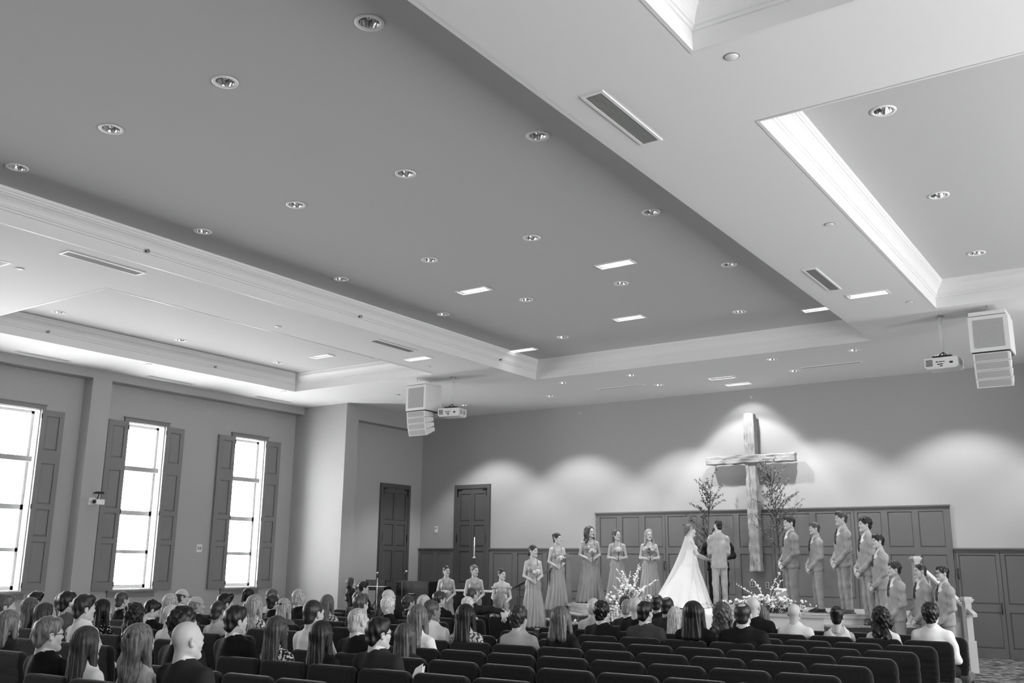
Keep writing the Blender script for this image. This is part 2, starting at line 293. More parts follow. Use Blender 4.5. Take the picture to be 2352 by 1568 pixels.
# windows with folded-back shutters
SHP = ((1.235, 2.08), (2.19, 2.75), (2.86, 3.71), (3.99, 4.715))
def window(n, wy, s):
    w = struct(empty('window_%d' % n, (0, 0, 0))); f = (lambda x: XM(x)) if s else (lambda x: x); out = -1 if s else 1
    def bx(b, xa, xb, *r): b.box(min(f(xa), f(xb)), max(f(xa), f(xb)), *r); return b
    y0, y1 = wy - WIN_W, wy + WIN_W
    b = MB(); bx(b, XR - .29, XR + .01, y0, y0 + .02, WIN_Z0, WIN_Z1); bx(b, XR - .29, XR + .01, y1 - .02, y1, WIN_Z0, WIN_Z1); bx(b, XR - .29, XR + .01, y0, y1, WIN_Z1 - .02, WIN_Z1); bx(b, XR - .29, XR + .02, y0, y1, WIN_Z0, WIN_Z0 + .02); b.build('jamb', M['jamb'], w)
    b = MB()
    for z0, z1 in ((WIN_Z0 + .02, WIN_Z0 + .1), (1.87, 1.95), (2.735, 2.84), (WIN_Z1 - .08, WIN_Z1 - .02)): bx(b, XR - .24, XR - .19, y0 + .02, y1 - .02, z0, z1)
    for ya in (y0 + .02, y1 - .08): bx(b, XR - .24, XR - .19, ya, ya + .06, WIN_Z0, WIN_Z1 - .02)
    b.build('sash', M['sash'], w)
    b = MB(); bx(b, XR - .26, XR - .08, y0 + .02, y1 - .02, 3.735, 3.845); b.build('transom_bar', M['sash'], w)
    for z0, z1 in ((1.18, 1.885), (1.945, 2.755), (2.83, 3.735), (3.845, 4.76)):
        b = MB(); bx(b, XR - .222, XR - .216, y0 + .07, y1 - .07, z0, z1); p = b.build('pane', M['glass'], w)
        b = MB()
        for t in (1, 2): bx(b, XR - .232, XR - .212, y0 + .07 + t * (2 * WIN_W - .14) / 3 - .003, y0 + .07 + t * (2 * WIN_W - .14) / 3 + .003, z0, z1); bx(b, XR - .232, XR - .212, y0 + .07, y1 - .07, z0 + t * (z1 - z0) / 3 - .003, z0 + t * (z1 - z0) / 3 + .003)
        b.build('muntin', M['jamb'], p)
    b = MB(); bx(b, XR, XR + .05, y0 - .1, y1 + .1, WIN_Z1, WIN_Z1 + .1); bx(b, XR, XR + .07, y0 - .12, y1 + .12, WIN_Z1 + .09, WIN_Z1 + .11); b.build('head_casing', M['paintlit'], w)
    b = MB(); bx(b, XR, XR + .1, y0 - .13, y1 + .13, WIN_Z0 - .05, WIN_Z0 - .005); bx(b, XR, XR + .04, y0 - .1, y1 + .1, WIN_Z0 - .17, WIN_Z0 - .05); b.build('sill', M['paintlit'], w)
    for ya, yb in ((y0 - .52, y0 - .005), (y1 + .005, y1 + .52)):
        hl = [(ya + .115, yb - .105, a, c) for a, c in SHP]
        xa, xb = sorted((f(XR + .015), f(XR + .075)))
        sh = rail_board('x', xa, xb, ya, yb, WIN_Z0 - .03, WIN_Z1, hl, 'shutter', M['paintlit'], w)
        for a0, a1, c0, c1 in hl: raised_panel('x', f(XR + .05), out, a0, a1, c0, c1, 'panel', M['paintlit'], sh, .035, .018)
        ye = yb if yb < wy else ya
        b = MB()
        for z in (1.2, 2.8, 4.7): bx(b, XR + .075, XR + .083, ye - .012, ye + .012, z - .05, z + .05)
        b.build('hinge', M['dark'], sh)
for i, wy in enumerate(WIN_Y): window(i + 1, wy, 0); window(i + 7, wy, 1)
# stage-end double doors (tall shutter doors with black strap hardware)
def tall_door(n, axis, p, out, a0, a1, z1=3.885):
    d = struct(empty('door_%d' % n)); q = lambda t: p + out * t
    def bx(b, t0, t1, u0, u1, z0, z1):
        ta, tb = sorted((q(t0), q(t1)))
        return b.box(u0, u1, ta, tb, z0, z1) if axis == 'y' else b.box(ta, tb, u0, u1, z0, z1)
    b = MB(); bx(b, 0, .07, a0, a0 + .085, 0, z1); bx(b, 0, .07, a1 - .085, a1, 0, z1); bx(b, 0, .07, a0 + .085, a1 - .085, z1 - .11, z1); b.build('door_frame', M['paintshade'], d)
    mid = (a0 + a1) / 2
    for c0, c1 in ((a0 + .085, mid - .004), (mid + .004, a1 - .085)):
        left = c0 < mid - .1
        hl = [((c0 + .1 if left else c0 + .065), (c1 - .06 if left else c1 - .1), a, c) for a, c in ((.22, 1.05), (1.2, 2.05), (2.17, 2.76), (2.87, 3.63))]
        ta, tb = sorted((q(.01), q(.05)))
        lf = rail_board(axis, ta, tb, c0, c1, .01, z1 - .113, hl, 'door_leaf', M['paintshade'], d)
        for u0, u1, e0, e1 in hl: raised_panel(axis, q(.025), out, u0, u1, e0, e1, 'panel', M['paintshade'], lf, .04, .016)
        b = MB(); e = c0 if left else c1; sg = 1 if left else -1
        bx(b, .05, .062, min(e, e + sg * .17), max(e, e + sg * .17), z1 - .165, z1 - .13); bx(b, .05, .062, min(e, e + sg * .05), max(e, e + sg * .05), z1 - .33, z1 - .13); bx(b, .05, .066, e - .03, e + .03, 2.3, 2.5); bx(b, .05, .066, e - .03, e + .03, .5, .7)
        b.build('strap_hinge', M['dark'], lf)
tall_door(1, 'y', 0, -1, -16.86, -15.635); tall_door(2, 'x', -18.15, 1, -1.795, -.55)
# panelled wainscot on the front wall
def wains(n, a0, a1, z0, z1, hl, seams=(), handles=()):
    t = struct(empty('trim_%d' % n)); rail_board('y', -.05, 0, a0, a1, z0, z1 - .03, hl, 'panel_frame', M['paint'], t)
    MB().box(a0 - .015, a1 + .015, -.085, 0, z1 - .03, z1).box(a0, a1, -.065, 0, z1 - .05, z1 - .03).build('cap_moulding', M['paint'], t)
    for h in hl: raised_panel('y', -.028, -1, *h, 'panel', M['paint'], t, .03, .012)
    for x in seams: MB().box(x - .004, x + .004, -.0525, -.04, z0, z1 - .06).build('door_seam', M['dark'], t)
    for x, z in handles: MB().tube([(x, -.05, z - .1), (x, -.09, z - .08), (x, -.09, z + .08), (x, -.05, z + .1)], .012).build('pull_handle', M['dark'], t)
UPX = ((-12.16, -11.67), (-11.52, -11.05), (-10.89, -10.41), (-10.27, -9.50), (-9.345, -8.586), (-8.448, -7.692), (-7.55, -6.788), (-6.652, -5.879), (-5.74, -5.245), (-5.108, -4.617), (-4.488, -3.992))
wains(8, -12.285, -3.87, .8, 3.02, [(a, c, z0, z1) for a, c in UPX for z0, z1 in ((1.07, 2.0), (2.152, 2.895))], (-10.34, -5.81, -7.62), ((-10.37, 1.72), (-5.84, 1.72)))
LOW = lambda L: [(a, c, z0, z1) for a, c in L for z0, z1 in ((.19, .885), (1.035, 2.0))]
wains(9, -18.14, -16.862, 0, 2.135, LOW(((-18.07, -17.61), (-17.46, -16.96))))
wains(10, -15.633, -12.3, 0, 2.135, LOW(((-15.5, -14.86), (-14.70, -13.89), (-13.75, -13.23), (-13.08, -12.42))))
wains(11, -3.855, 2.0, 0, 2.135, LOW(((-3.78, -3.09), (-2.93, -2.24), (-2.09, -1.4), (-1.2, -.5), (-.35, .35), (.5, 1.2), (1.35, 1.9))), (-3.86 + .03, -3.01, -2.16), ((-3.06, .96), (-3.80, 1.62)))
# stage with angled corner steps
SP = [(-12.03, -2.0), (-10.52, -3.3), (-8.07, -3.36), (-5.62, -3.3), (-4.11, -2.0)]
st = struct(empty('stage'))
poly = [(-12.03, -.06)] + SP + [(-4.11, -.06)]
MB().prism(poly, 0, .81).build('front_face', M['stageface'], st)
cx, cy = -8.07, -1.5
grow = lambda pl, d: [(x + (d if x > -4.2 else -d if x < -12.0 else 0), y - (d if y < -1 else 0)) for x, y in pl]
MB().prism(grow(poly, .035), .81, .86).build('deck', M['stagefloor'], st)
MB().prism(grow([(-12.03, -1.8)] + SP + [(-4.11, -1.8)], .05), .80, .845).build('nosing', M['nosing'], st)
def steps(s):
    f = (lambda x: XM(x)) if s else (lambda x: x)
    nx, ny = -.652, -.758; A = (-12.03, -2.0); Bp = (-10.52, -3.3)
    for i in range(4):
        z = .688 - .172 * i; o0, o1 = .32 * i - .02, .32 * (i + 1)
        pl = [(f(A[0] + nx * o0), A[1] + ny * o0), (f(A[0] + nx * o1), A[1] + ny * o1), (f(Bp[0] + nx * o1), Bp[1] + ny * o1), (f(Bp[0] + nx * o0), Bp[1] + ny * o0)]
        if s: pl = pl[::-1]
        MB().prism(pl, 0, z - .03).build('step_riser', M['rail'], st); MB().prism(pl, z - .03, z).build('step_tread', M['stagefloor'], st)
steps(0); steps(1)
# baseboards
for nm, sx in (('baseboard_left', 0), ('baseboard_right', 1)):
    a, c = (XR, XR + .02) if not sx else (XR2 - .02, XR2)
    struct(MB().box(a, c, YBACK, -3.56, 0, .15).build(nm, M['paint']))
# ------------------------------------------------------------------ ceiling equipment
def make_can(lit):
    t = empty('recessed_downlight', (0, 0, 0))
    MB().lathe([(.129, 0), (.128, -.007), (.1, -.009), (.09, 0)], n=28).build('trim_ring', M['trimw'], t)
    MB().lathe([(.09, 0), (.086, .025), (.075, .06), (.058, .09), (.045, .105)], n=28).build('reflector', M['chrome'], t)
    MB().lathe([(.0005, .055), (.022, .06), (.036, .08), (.04, .1), (.038, .11)], n=20).build('lamp', M['lamp'] if lit else M['lampdim'], t)
    MB().lathe([(.1, .021), (.1, .19), (.0005, .19)], n=20).build('housing', M['dark'], t); return t
proto = {l: make_can(l) for l in (False, True)}; usedp = {False: False, True: False}
def place_can(x, y, z, lit, label, grp):
    o = proto[lit] if not usedp[lit] else copy_tree(proto[lit]); usedp[lit] = True
    o.location = (x, y, z - .0005); tag(o, label, 'ceiling light', grp); return o
for x, y, z, lit, lab, grp in CANS:
    place_can(x, y, z, lit, lab, grp)
    if lit: spot((x, y, z - .03), (x, y + .45, 0), 400, 100, .42, .05)
def make_triple():
    t = empty('triple_downlight', (0, 0, 0))
    b = MB()
    for a, c, e, g in grid_cells(-.31, .31, -.125, .125, [(-.285, .285, -.1, .1)]): b.box(a, c, e, g, -.014, 0)
    b.build('trim_frame', M['trimw'], t)
    b = MB().box(-.29, .29, -.105, .105, .15, .16).box(-.29, -.285, -.105, .105, 0, .15).box(.285, .29, -.105, .105, 0, .15).box(-.285, .285, -.105, -.1, 0, .15).box(-.285, .285, .1, .105, 0, .15); b.build('housing', M['trimw'], t)
    for k in (-1, 0, 1):
        l = MB().lathe([(.0005, .03), (.045, .035), (.075, .07), (.08, .1)], (k * .185, 0, 0), 20).build('lamp', M['lamp'], t)
        MB().lathe([(.08, .1), (.088, .1), (.088, .13), (.04, .15)], (k * .185, 0, 0), 20).build('lamp_ring', M['lampdim'], l)
    return t
tp = make_triple(); first = True
for x, y, z, lab, watts in TRI:
    o = tp if first else copy_tree(tp); first = False; o.location = (x, y, z - .0005); tag(o, lab, 'ceiling light', 'three-lamp ceiling lights')
    if watts: spot((x, y, z - .02), (x, y, 0), watts, 84, .6, .12)
for x, y, ax in ((-6.71, -9.2, -6.2), (-9.45, -9.2, -10.6), (-8.08, -6.12, -8.4)): spot((x, y, ZT - .03), (ax, -2.3, 1.4), 420 if y < -7 else 230, 46, .7, .1)   # gimbal lamps turned to the stage
spot((-8.05, -1.72, ZC - .03), (-8.07, 0, 3.2), 270, 78, .35, .05); spot((-8.02, -.82, ZC - .03), (-8.07, -.05, 4.2), 45, 96, .45, .05)
def grille(x0, x1, y0, y1, n, label, along='y'):
    t = empty('ceiling_grille', ((x0 + x1) / 2, (y0 + y1) / 2, ZC), label=label, cat='air vent', group='ceiling air grilles'); a, c = (x1 - x0) / 2, (y1 - y0) / 2; e = min(.03, a * .35, c * .35)
    b = MB()
    for q in grid_cells(-a, a, -c, c, [(-a + e, a - e, -c + e, c - e)]): b.box(*q, -.014, -.0005)
    b.build('frame', M['trimw'], t); MB().box(-a + e, a - e, -c + e, c - e, -.003, -.001).build('throat', M['ventdark'], t)
    for i in range(n):
        w = (2 * (a if along == 'y' else c) - 2 * e) / n; p = (-(a if along == 'y' else c) + e) + w * (i + .5)
        if along == 'y': MB().box(p - w * .2, p + w * .2, -c + e, c - e, -.011, -.004).build('slat', M['vent'], t)
        else: MB().box(-a + e, a - e, p - w * .2, p + w * .2, -.011, -.004).build('slat', M['vent'], t)
grille(-3.98, -3.75, -14.92, -13.7, 11, 'long ceiling grille between the central coffer and a coffer corner, largest in view'); grille(-3.97, -3.77, -8.72, -7.45, 10, 'ceiling grille beside a three-lamp light, across from the windows')
grille(-12.29, -12.06, -14.96, -13.74, 10, 'ceiling grille in the soffit on the window side, far from the stage'); grille(-12.31, -12.09, -8.71, -7.52, 10, 'ceiling grille beside the three-lamp light on the window side')
for y0, y1, l in ((-11.85, -10.68, 'narrow slot vent above the single window by the pilaster'), (-8.76, -7.54, 'narrow slot vent above the middle shuttered window'), (-5.57, -4.38, 'narrow slot vent above the window next to the pier')): grille(-19.13, -19.0, y0, y1, 3, l)
grille(-6.2, -4.95, -1.93, -1.81, 3, 'slot vent over the stage on the groomsmen side', 'x'); grille(-11.14, -9.92, -1.92, -1.82, 3, 'slot vent over the stage on the bridesmaid side', 'x')
for i, (x, y) in enumerate(((-2.58, -14.83), (-3.09, -10.38), (-3.08, -6.13), (-13.45, -14.87), (-12.92, -10.42), (-17.91, -9.57), (-17.93, -5.7), (-15.82, -3.84), (-12.92, -6.17))):
    t = empty('sprinkler_cover', (x, y, ZC), label='small round white sprinkler cover flush in the soffit', cat='sprinkler', group='flush sprinkler covers')
    MB().lathe([(.0005, -.012), (.05, -.011), (.055, -.006), (.055, -.0005)], n=24).build('plate', M['white'], t); MB().lathe([(.056, -.004), (.066, -.003), (.068, -.0004)], n=24).build('rim', M['vent'], t)
for x, y in ((-11.72, -14.0), (-11.72, -9.6), (-11.72, -5.2), (-17.72, -12.0), (-17.72, -8.0)):
    t = empty('sidewall_sprinkler', (x + .0, y, ZC + .19), label='tiny dark sidewall sprinkler head on the crown moulding', cat='sprinkler', group='sidewall sprinklers')
    MB().tube([(.0, 0, 0), (.05, 0, 0)], .014, 8).build('nozzle', M['dark'], t); MB().tube([(.05, 0, 0), (.056, 0, 0)], .028, 10).build('deflector', M['steel'], t)
# ------------------------------------------------------------------ people: heads, hair, hands, bodies, clothes (each modelled once and shared)
CACHE = {}
def cached(fn):
    def g(*a):
        k = (fn.__name__,) + a
        if k not in CACHE: CACHE[k] = fn(*a)
        return CACHE[k]
    return g
@cached
def head_arr(sex, h):
    f = Field((-.105, -.13, -.2), (.105, .135, .14), h); m = sex == 'm'
    f.E((0, -.014, .03), (.075, .097, .092)).E((0, .02, -.035), (.060 if m else .056, .07, .08), .03)
    for s in (-1, 1):
        f.C((s * .05, .0, -.06), (s * .012, .07, -.1), .02, .017, .03); f.E((s * .036, .058, -.028), .025, .02); f.E((s * .03, .108, .007), .017, .014, True)
        f.E((s * .03, .079, .006), .013, .006); f.E((s * .079, -.012, -.008), (.011, .021, .032), .01); f.E((s * .088, -.004, -.006), (.008, .01, .017), .006, True)
    f.E((0, .078, .026), (.052, .018, .011), .02); f.C((0, .09, .012), (0, .106, -.022), .006, .0095, .014); f.C((-.012, .095, -.026), (.012, .095, -.026), .0075, .0075, .01)
    f.E((0, .088, -.058), (.024, .014, .01), .012); f.E((0, .082, -.1), (.022, .018, .018), .02)
    r = .055 if m else .044
    f.C((0, -.025, -.06), (0, -.04, -.2), r, r + .004, .03)
    V, Q = f.arrays(); c = V[Q].mean(1); mi = np.zeros(len(Q), int); ax = np.abs(c[:, 0])
    mi[((ax - .03) / .013) ** 2 + ((c[:, 2] - .007) / .0058) ** 2 + 0 * ax < 1 - 2 * (c[:, 1] < .06)] = 1
    mi[(ax > .014) & (ax < .05) & (np.abs(c[:, 2] - (.031 - .1 * np.abs(ax - .03))) < .003) & (c[:, 1] > .055)] = 1
    mi[((ax / .023) ** 2 + ((c[:, 2] + .058) / .0085) ** 2 < 1) & (c[:, 1] > .06)] = 2
    return V, Q, mi
@cached
def hand_arr(pose):
    """right hand, wrist at the origin, fingers along +y, palm facing -z, thumb towards -x"""
    f = Field((-.1, -.05, -.11), (.08, .2, .05), .0048)
    f.C((0, -.03, 0), (0, .015, 0), .026, .03, .01, (1, 1, .75)); f.B((0, .05, -.002), (.04, .046, .014), .013, .015)
    cu = {'relaxed': (.35, .5, .3), 'curl': (1.0, 1.2, .6), 'flat': (.1, .12, .08)}[pose]
    for i, (x, L) in enumerate(((-.03, .068), (-.01, .078), (.011, .072), (.03, .056))):
        p = Vector((x, .09, 0)); a = 0
        for sgm, cc in zip((.45, .32, .26), cu):
            a += cc; q = p + Vector((x * .12, math.cos(a) * L * sgm * 1.05, -math.sin(a) * L * sgm * 1.05)); f.C(p, q, .0092 - .001 * i / 3, .0082, .004); p = q
    p = Vector((-.034, .025, -.004))
    for d, L in (((-.6, .7, -.35), .038), ((-.25, .85, -.45), .032), ((.0, .85, -.5), .024)):
        q = p + Vector(d).normalized() * L; f.C(p, q, .0112, .0095, .005); p = q
    return f.arrays() + (None,)
def xf(arr, Mx):
    V, Q, mi = arr; A = np.array(Mx)[:3, :3]; t = np.array(Mx)[:3, 3]
    if np.linalg.det(A) < 0: Q = Q[:, ::-1]
    return V @ A.T + t, Q, mi
def hand_at(pose, side, wrist, fingers, palm):
    y = Vector(fingers).normalized(); z = -(Vector(palm) - y * Vector(palm).dot(y)).normalized(); x = y.cross(z) * (1 if side > 0 else -1)
    Mx = Matrix((x, y, z)).transposed().to_4x4(); Mx.translation = wrist; return xf(hand_arr(pose), Mx)
# --- hair, in head coordinates (origin at the middle of the head, face towards +y)
def hairline(x, y, z): return np.maximum(y - .028 - .78 * z - .35 * np.maximum(np.abs(x) - .03, 0) * (z > .02), -(z + .1) + 0 * x + 0 * y)
def strands(a, n): return lambda x, y, z: a * np.sin(n * np.arctan2(x, -(y + .01)) + 14 * z) * (1 + 0 * z)
@cached
def hair(style):
    lo, hi = (-.16, -.17, -.17), (.16, .15, .19); L = {'long': .40, 'wavy': .38, 'curlylong': .36, 'bob': .19, 'half': .4, 'shoulder': .27}.get(style, 0)
    if L: lo = (-.17, -.18, -L - .06)
    f = Field(lo, hi, .0062 if not L else .0072)
    if style in ('wavy', 'curlylong'):
        am = .012; f.warp = lambda x, y, z: (x + am * np.sin(34 * z + 9 * y) * np.clip(-z * 8, 0, 1), y + am * .8 * np.sin(30 * z + 20 * x + 1) * np.clip(-z * 8, 0, 1), z)
    ears = True
    if style == 'crew': f.E((0, -.018, .034), (.0795, .102, .095))
    elif style == 'short': f.E((0, -.018, .038), (.084, .106, .102)); f.E((0, .03, .09), (.06, .06, .04), .03)
    elif style == 'side': f.E((0, -.018, .038), (.085, .107, .103)); f.E((.02, .045, .098), (.06, .055, .035), .03); f.E((-.03, .02, .105), (.05, .05, .03), .03)
    elif style == 'wavytop': f.E((0, -.02, .035), (.086, .108, .1)); f.E((0, .02, .095), (.078, .085, .05), .03)
    elif style == 'curlyshort': f.E((0, -.02, .04), (.097, .115, .112))
    elif style == 'balding': f.E((0, -.022, .005), (.083, .103, .09)); f.E((0, .03, .13), (.07, .12, .085), .02, True)
    elif style == 'crown': f.E((0, -.018, .036), (.082, .104, .098)); f.E((0, -.055, .135), (.05, .062, .05), .012, True); f.E((0, .07, .12), (.05, .05, .05), .012, True)
    elif style == 'whitepuff': f.E((0, -.022, .035), (.097, .114, .11))
    elif style == 'updo': f.E((0, -.02, .035), (.083, .106, .1)); f.E((0, -.115, .03), (.045, .04, .045), .015); ears = False
    elif style == 'topbun': f.E((0, -.02, .035), (.083, .106, .1)); f.E((0, -.105, .07), (.05, .045, .045), .015); ears = False
    elif style == 'pony': f.E((0, -.02, .035), (.083, .106, .1)); f.E((0, -.115, .05), .026, .015); f.C((0, -.12, .05), (0, -.15, -.1), .03, .022, .015)
    elif style == 'bride':
        f.E((0, -.02, .035), (.086, .108, .102)); f.C((0, -.08, .0), (.0, -.11, -.2), .06, .035, .03); f.C((.06, .0, 0), (.085, .02, -.2), .03, .018, .02); f.C((-.06, .0, 0), (-.085, .02, -.2), .03, .018, .02); ears = False
    if L:
        ears = False; w = {'curlylong': .03, 'wavy': .014, 'bob': .012}.get(style, .004)
        f.E((0, -.02, .036), (.087 + w * .6, .108 + w * .5, .103 + w * .4))
        f.C((-.03, -.06, .0), (-.045 - w, -.09, -L + .02), .062, .05, .03, (1, .75, 1)); f.C((.03, -.06, .0), (.045 + w, -.09, -L + .02), .062, .05, .03, (1, .75, 1))
        if style != 'half':
            for s in (-1, 1): f.C((s * .07, .005, .03), (s * (.088 + w), .012, -L * .62), .034, .026, .02, (1, 1, 1))
        if style == 'half': f.C((-.06, -.06, .045), (.06, -.06, .045), .042, .042, .02)
    if not L: f.E((0, -.058, -.04), (.062, .052, .062), .02)
    hl = hairline
    if L: hl = lambda x, y, z: y - np.where(z > -.01, .032 + .72 * z, .03) - .3 * np.maximum(np.abs(x) - .03, 0) * (z > .02)
    if L: f.G(lambda x, y, z: y - .058 + 0 * x + 0 * z, .015); f.E((0, .085, -.03), (.062, .075, .105), .012, True)
    else: f.G(hl, .012)
    if ears:
        for s in (-1, 1): f.E((s * .088, .0, -.012), (.02, .026, .034), .008, True)
    if style in ('wavy', 'long', 'half', 'bob', 'shoulder', 'bride'): f.D(strands(.0024, 22)); f.D(strands(.0016, 41))
    elif style in ('curlylong', 'curlyshort', 'whitepuff'):
        a = {'curlylong': .013, 'curlyshort': .009, 'whitepuff': .006}[style]; n = 75 if style != 'curlyshort' else 95
        f.D(lambda x, y, z: a * np.sin(n * x + 12 * z) * np.sin(n * .9 * y + 1) * np.sin(n * .8 * z + 20 * x))
    elif style in ('wavytop', 'side', 'short'): f.D(lambda x, y, z: .0028 * np.sin(70 * x + 40 * y) + .0025 * np.sin(95 * y + 50 * x + 30 * z) + 0 * z)
    elif style != 'crew': f.D(strands(.0009, 30))
    V, Q = f.arrays(); return np_mesh('hair', V, Q)
HAIRM = {}
def hairmat(v):
    if v not in HAIRM: HAIRM[v] = mat('hair_%03d' % int(v * 1000), v, .42, .45, noise=(90, 90, 7), amt=.62, bump=(140, 140, 10))
    return HAIRM[v]
# --- seated guests: origin on the floor under the hips, facing +y, head top at 1.30
HS = Vector((0, -.075, 1.176))
def rot_head(c, yaw, pitch): return Matrix.Translation(c) @ Matrix.Rotation(yaw, 4, 'Z') @ Matrix.Rotation(pitch, 4, 'X')
@cached
def seated_body(sex, out, yaw, pitch):
    m = sex == 'm'; f = Field((-.36, -.26, .02), (.36, .62, 1.12), .016); w = .155 if m else .13
    [f.C((0, -.075, 1.0), (s * w, -.07, .95), .05, .042, .04) for s in (-1, 1)]; f.E((0, -.06, .85), (.165 if m else .14, .09, .2), .05); f.E((0, -.01, .62), (.16, .11, .17), .06)
    f.C((0, -.085, 1.08), (0, -.075, .95), .052 if m else .043, .06, .04)
    for s in (-1, 1):
        if out and s > 0: f.C((.19, -.07, .95), (.3, -.1, .96), .04, .036, .03)
        else: f.C((s * (w + .022), -.065, .94), (s * (w + .06), .0, .70), .045 if m else .042, .037, .03); f.C((s * (w + .06), .0, .70), (s * .1, .235, .625), .037, .026, .02)
        f.C((s * .085, .0, .53), (s * .1, .42, .52), .075, .055, .03); f.C((s * .1, .42, .51), (s * .1, .4, .1), .052, .036, .02); f.E((s * .1, .45, .055), (.038, .11, .034), .02)
    L = [f.arrays() + (None,)] + [hand_at('relaxed', s, (.665, -.165, .948), (.55, -.35, -.75), (-.5, .3, -.4)) if out and s > 0 else hand_at('relaxed', s, (s * .1, .235, .625), (-s * .55, .8, -.15), (0, 0, -1)) for s in (-1, 1)]
    L.append(xf(head_arr(sex, .0062), rot_head(HS, yaw, pitch)))
    V, Q, mi = join_arrays(L); return np_mesh('body', V, Q, mi, 3)
@cached
def seated_top(kind):
    """jacket / shirt / blouse / sleeveless / arm (jacket with one arm laid over the next chair)"""
    m = kind in ('jacket', 'shirt', 'arm'); f = Field((-.62 if kind == 'arm' else -.37, -.27, .44), (.8 if kind == 'arm' else .37, .36, 1.11), .0125); w = {'jacket': .168, 'arm': .168, 'shirt': .16}.get(kind, .135); t = .012 if kind in ('jacket', 'arm') else 0
    [f.C((0, -.08, 1.015), (s * w, -.075, .958), .062, (.054 + t * .5 if m else .046), .05) for s in (-1, 1)]; f.E((0, -.06, .85), (.178 + t if m else .15, .115 + t if m else .1, .19), .06)
    f.E((0, -.015, .64), (.18 + t if m else .155, .135 + t if m else .12, .2), .08); f.C((0, -.085, 1.018), (0, -.075, .96), .066, .1, .05)
    for s in (-1, 1):
        if kind == 'sleeveless': continue
        if kind == 'arm' and s > 0:
            f.C((.2, -.07, .965), (.45, -.13, .985), .066, .056, .04); f.C((.45, -.13, .985), (.66, -.16, .95), .054, .042, .03); continue
        f.C((s * (w + .022), -.068, .938), (s * (w + .062), .0, .69), .057 + t * .3 if m else .048, .052 if m else .044, .04); f.C((s * (w + .062), .0, .69), (s * .115, .215, .63), .052 if m else .044, .04 if m else .036, .03)
    f.C((0, -.085, 1.2), (0, -.078, 1.045), .062 if m else .056, None, .012, cut=True)
    if kind in ('jacket', 'arm'): f.C((0, -.02, 1.07), (0, .115, .78), .075, .01, .01, (1, 1.1, 1), True)
    if kind == 'sleeveless': f.E((0, -.17, 1.06), (.1, .1, .12), .03, True); [f.E((s * .2, -.07, 1.0), (.06, .1, .08), .03, True) for s in (-1, 1)]
    f.D(lambda x, y, z: .004 * np.sin(38 * z + 16 * np.abs(x) + 9 * y) * np.clip((np.abs(x) - .05) * 8, 0, 1) + .003 * np.sin(23 * z - 31 * x))
    V, Q = f.arrays(); return np_mesh(kind, V, Q)
@cached
def seated_shirt():
    f = Field((-.17, -.16, .66), (.17, .13, 1.08), .0135); f.E((0, -.045, .86), (.15, .115, .2), .02); f.C((0, -.085, 1.06), (0, -.075, .98), .06, .08, .03); f.G(lambda x, y, z: .7 - z + 0 * x + 0 * y, .01); f.G(lambda x, y, z: z - 1.035 + .25 * (y + .08) * (y < -.08) + 0 * x, .006)
    V, Q = f.arrays(); return np_mesh('shirt', V, Q)
@cached
def seated_bottom(kind):
    f = Field((-.25, -.22, .02), (.25, .6, .74), .018); f.E((0, -.03, .56), (.185, .15, .12), .05)
    if kind == 'trousers':
        for s in (-1, 1): f.C((s * .09, .0, .545), (s * .105, .42, .525), .09, .068, .03); f.C((s * .105, .43, .515), (s * .105, .4, .11), .066, .05, .03)
    else:
        f.C((-.05, .0, .545), (-.05, .42, .53), .1, .085, .06); f.C((.05, .0, .545), (.05, .42, .53), .1, .085, .06); f.C((0, .43, .5), (0, .42, .3), .12, .11, .05, (1, .6, 1))
    V, Q = f.arrays(); return np_mesh(kind, V, Q)
@cached
def shoe_arr():
    f = Field((-.07, -.16, -.01), (.07, .2, .14), .009); f.E((0, .06, .04), (.047, .12, .038)); f.E((0, -.05, .05), (.04, .075, .05), .03); f.B((0, .01, .012), (.044, .15, .012), .011, .01); f.G(lambda x, y, z: z - .09 + .4 * y + 0 * x, .01)
    return f.arrays() + (None,)
@cached
def shoes(kind):
    L = [xf(shoe_arr(), Matrix.Translation((s * .105, .44, 0))) for s in (-1, 1)] if kind == 'sit' else [xf(shoe_arr(), Matrix.Translation((s * .1, .02, 0)) @ Matrix.Rotation(-s * .18, 4, 'Z')) for s in (-1, 1)]
    V, Q, mi = join_arrays(L); return np_mesh('shoes', V, Q)
@cached
def ring_collar(z0, r, tall, back):
    """turned-down shirt collar"""
    n = 28; P = [(r, 0, 0), (r - .005, 0, tall), (r + .001, 0, tall + .003), (r + .01, 0, -.002), (r + .007, 0, -.006), (r, 0, 0)]; V = []; Q = []
    for i in range(n + 1):
        a = -math.pi / 2 - 2.75 + 5.5 * i / n; dz = -.018 * math.sin(a) * 1.0
        for p in P: V.append((p[0] * math.cos(a), back + p[0] * 1.02 * math.sin(a), z0 + p[2] + dz))
    k = len(P)
    for i in range(n):
        for j in range(k - 1): Q.append((i * k + j, (i + 1) * k + j, (i + 1) * k + j + 1, i * k + j + 1))
    return np_mesh('collar', np.array(V), np.array(Q))
@cached
def glasses_mesh():
    b = MB()
    for s in (-1, 1):
        b.tube([(s * .031 + .021 * math.cos(t), .108, .006 + .016 * math.sin(t)) for t in [2 * math.pi * k / 12 for k in range(13)]], .0026, 6, False); b.tube([(s * .052, .106, .01), (s * .078, .06, .01), (s * .086, -.01, .006), (s * .085, -.03, -.01)], .0026, 6)
    b.tube([(-.011, .111, .01), (.011, .111, .01)], .0026, 6); return b.mesh('glasses')
@cached
def bow_mesh():
    f = Field((-.06, -.16, .0), (.06, -.05, .12), .006)
    for s in (-1, 1): f.E((s * .028, -.118, .06), (.026, .014, .018), .006)
    f.E((0, -.12, .06), .011, .005); V, Q = f.arrays(); return np_mesh('hair_clip', V, Q)
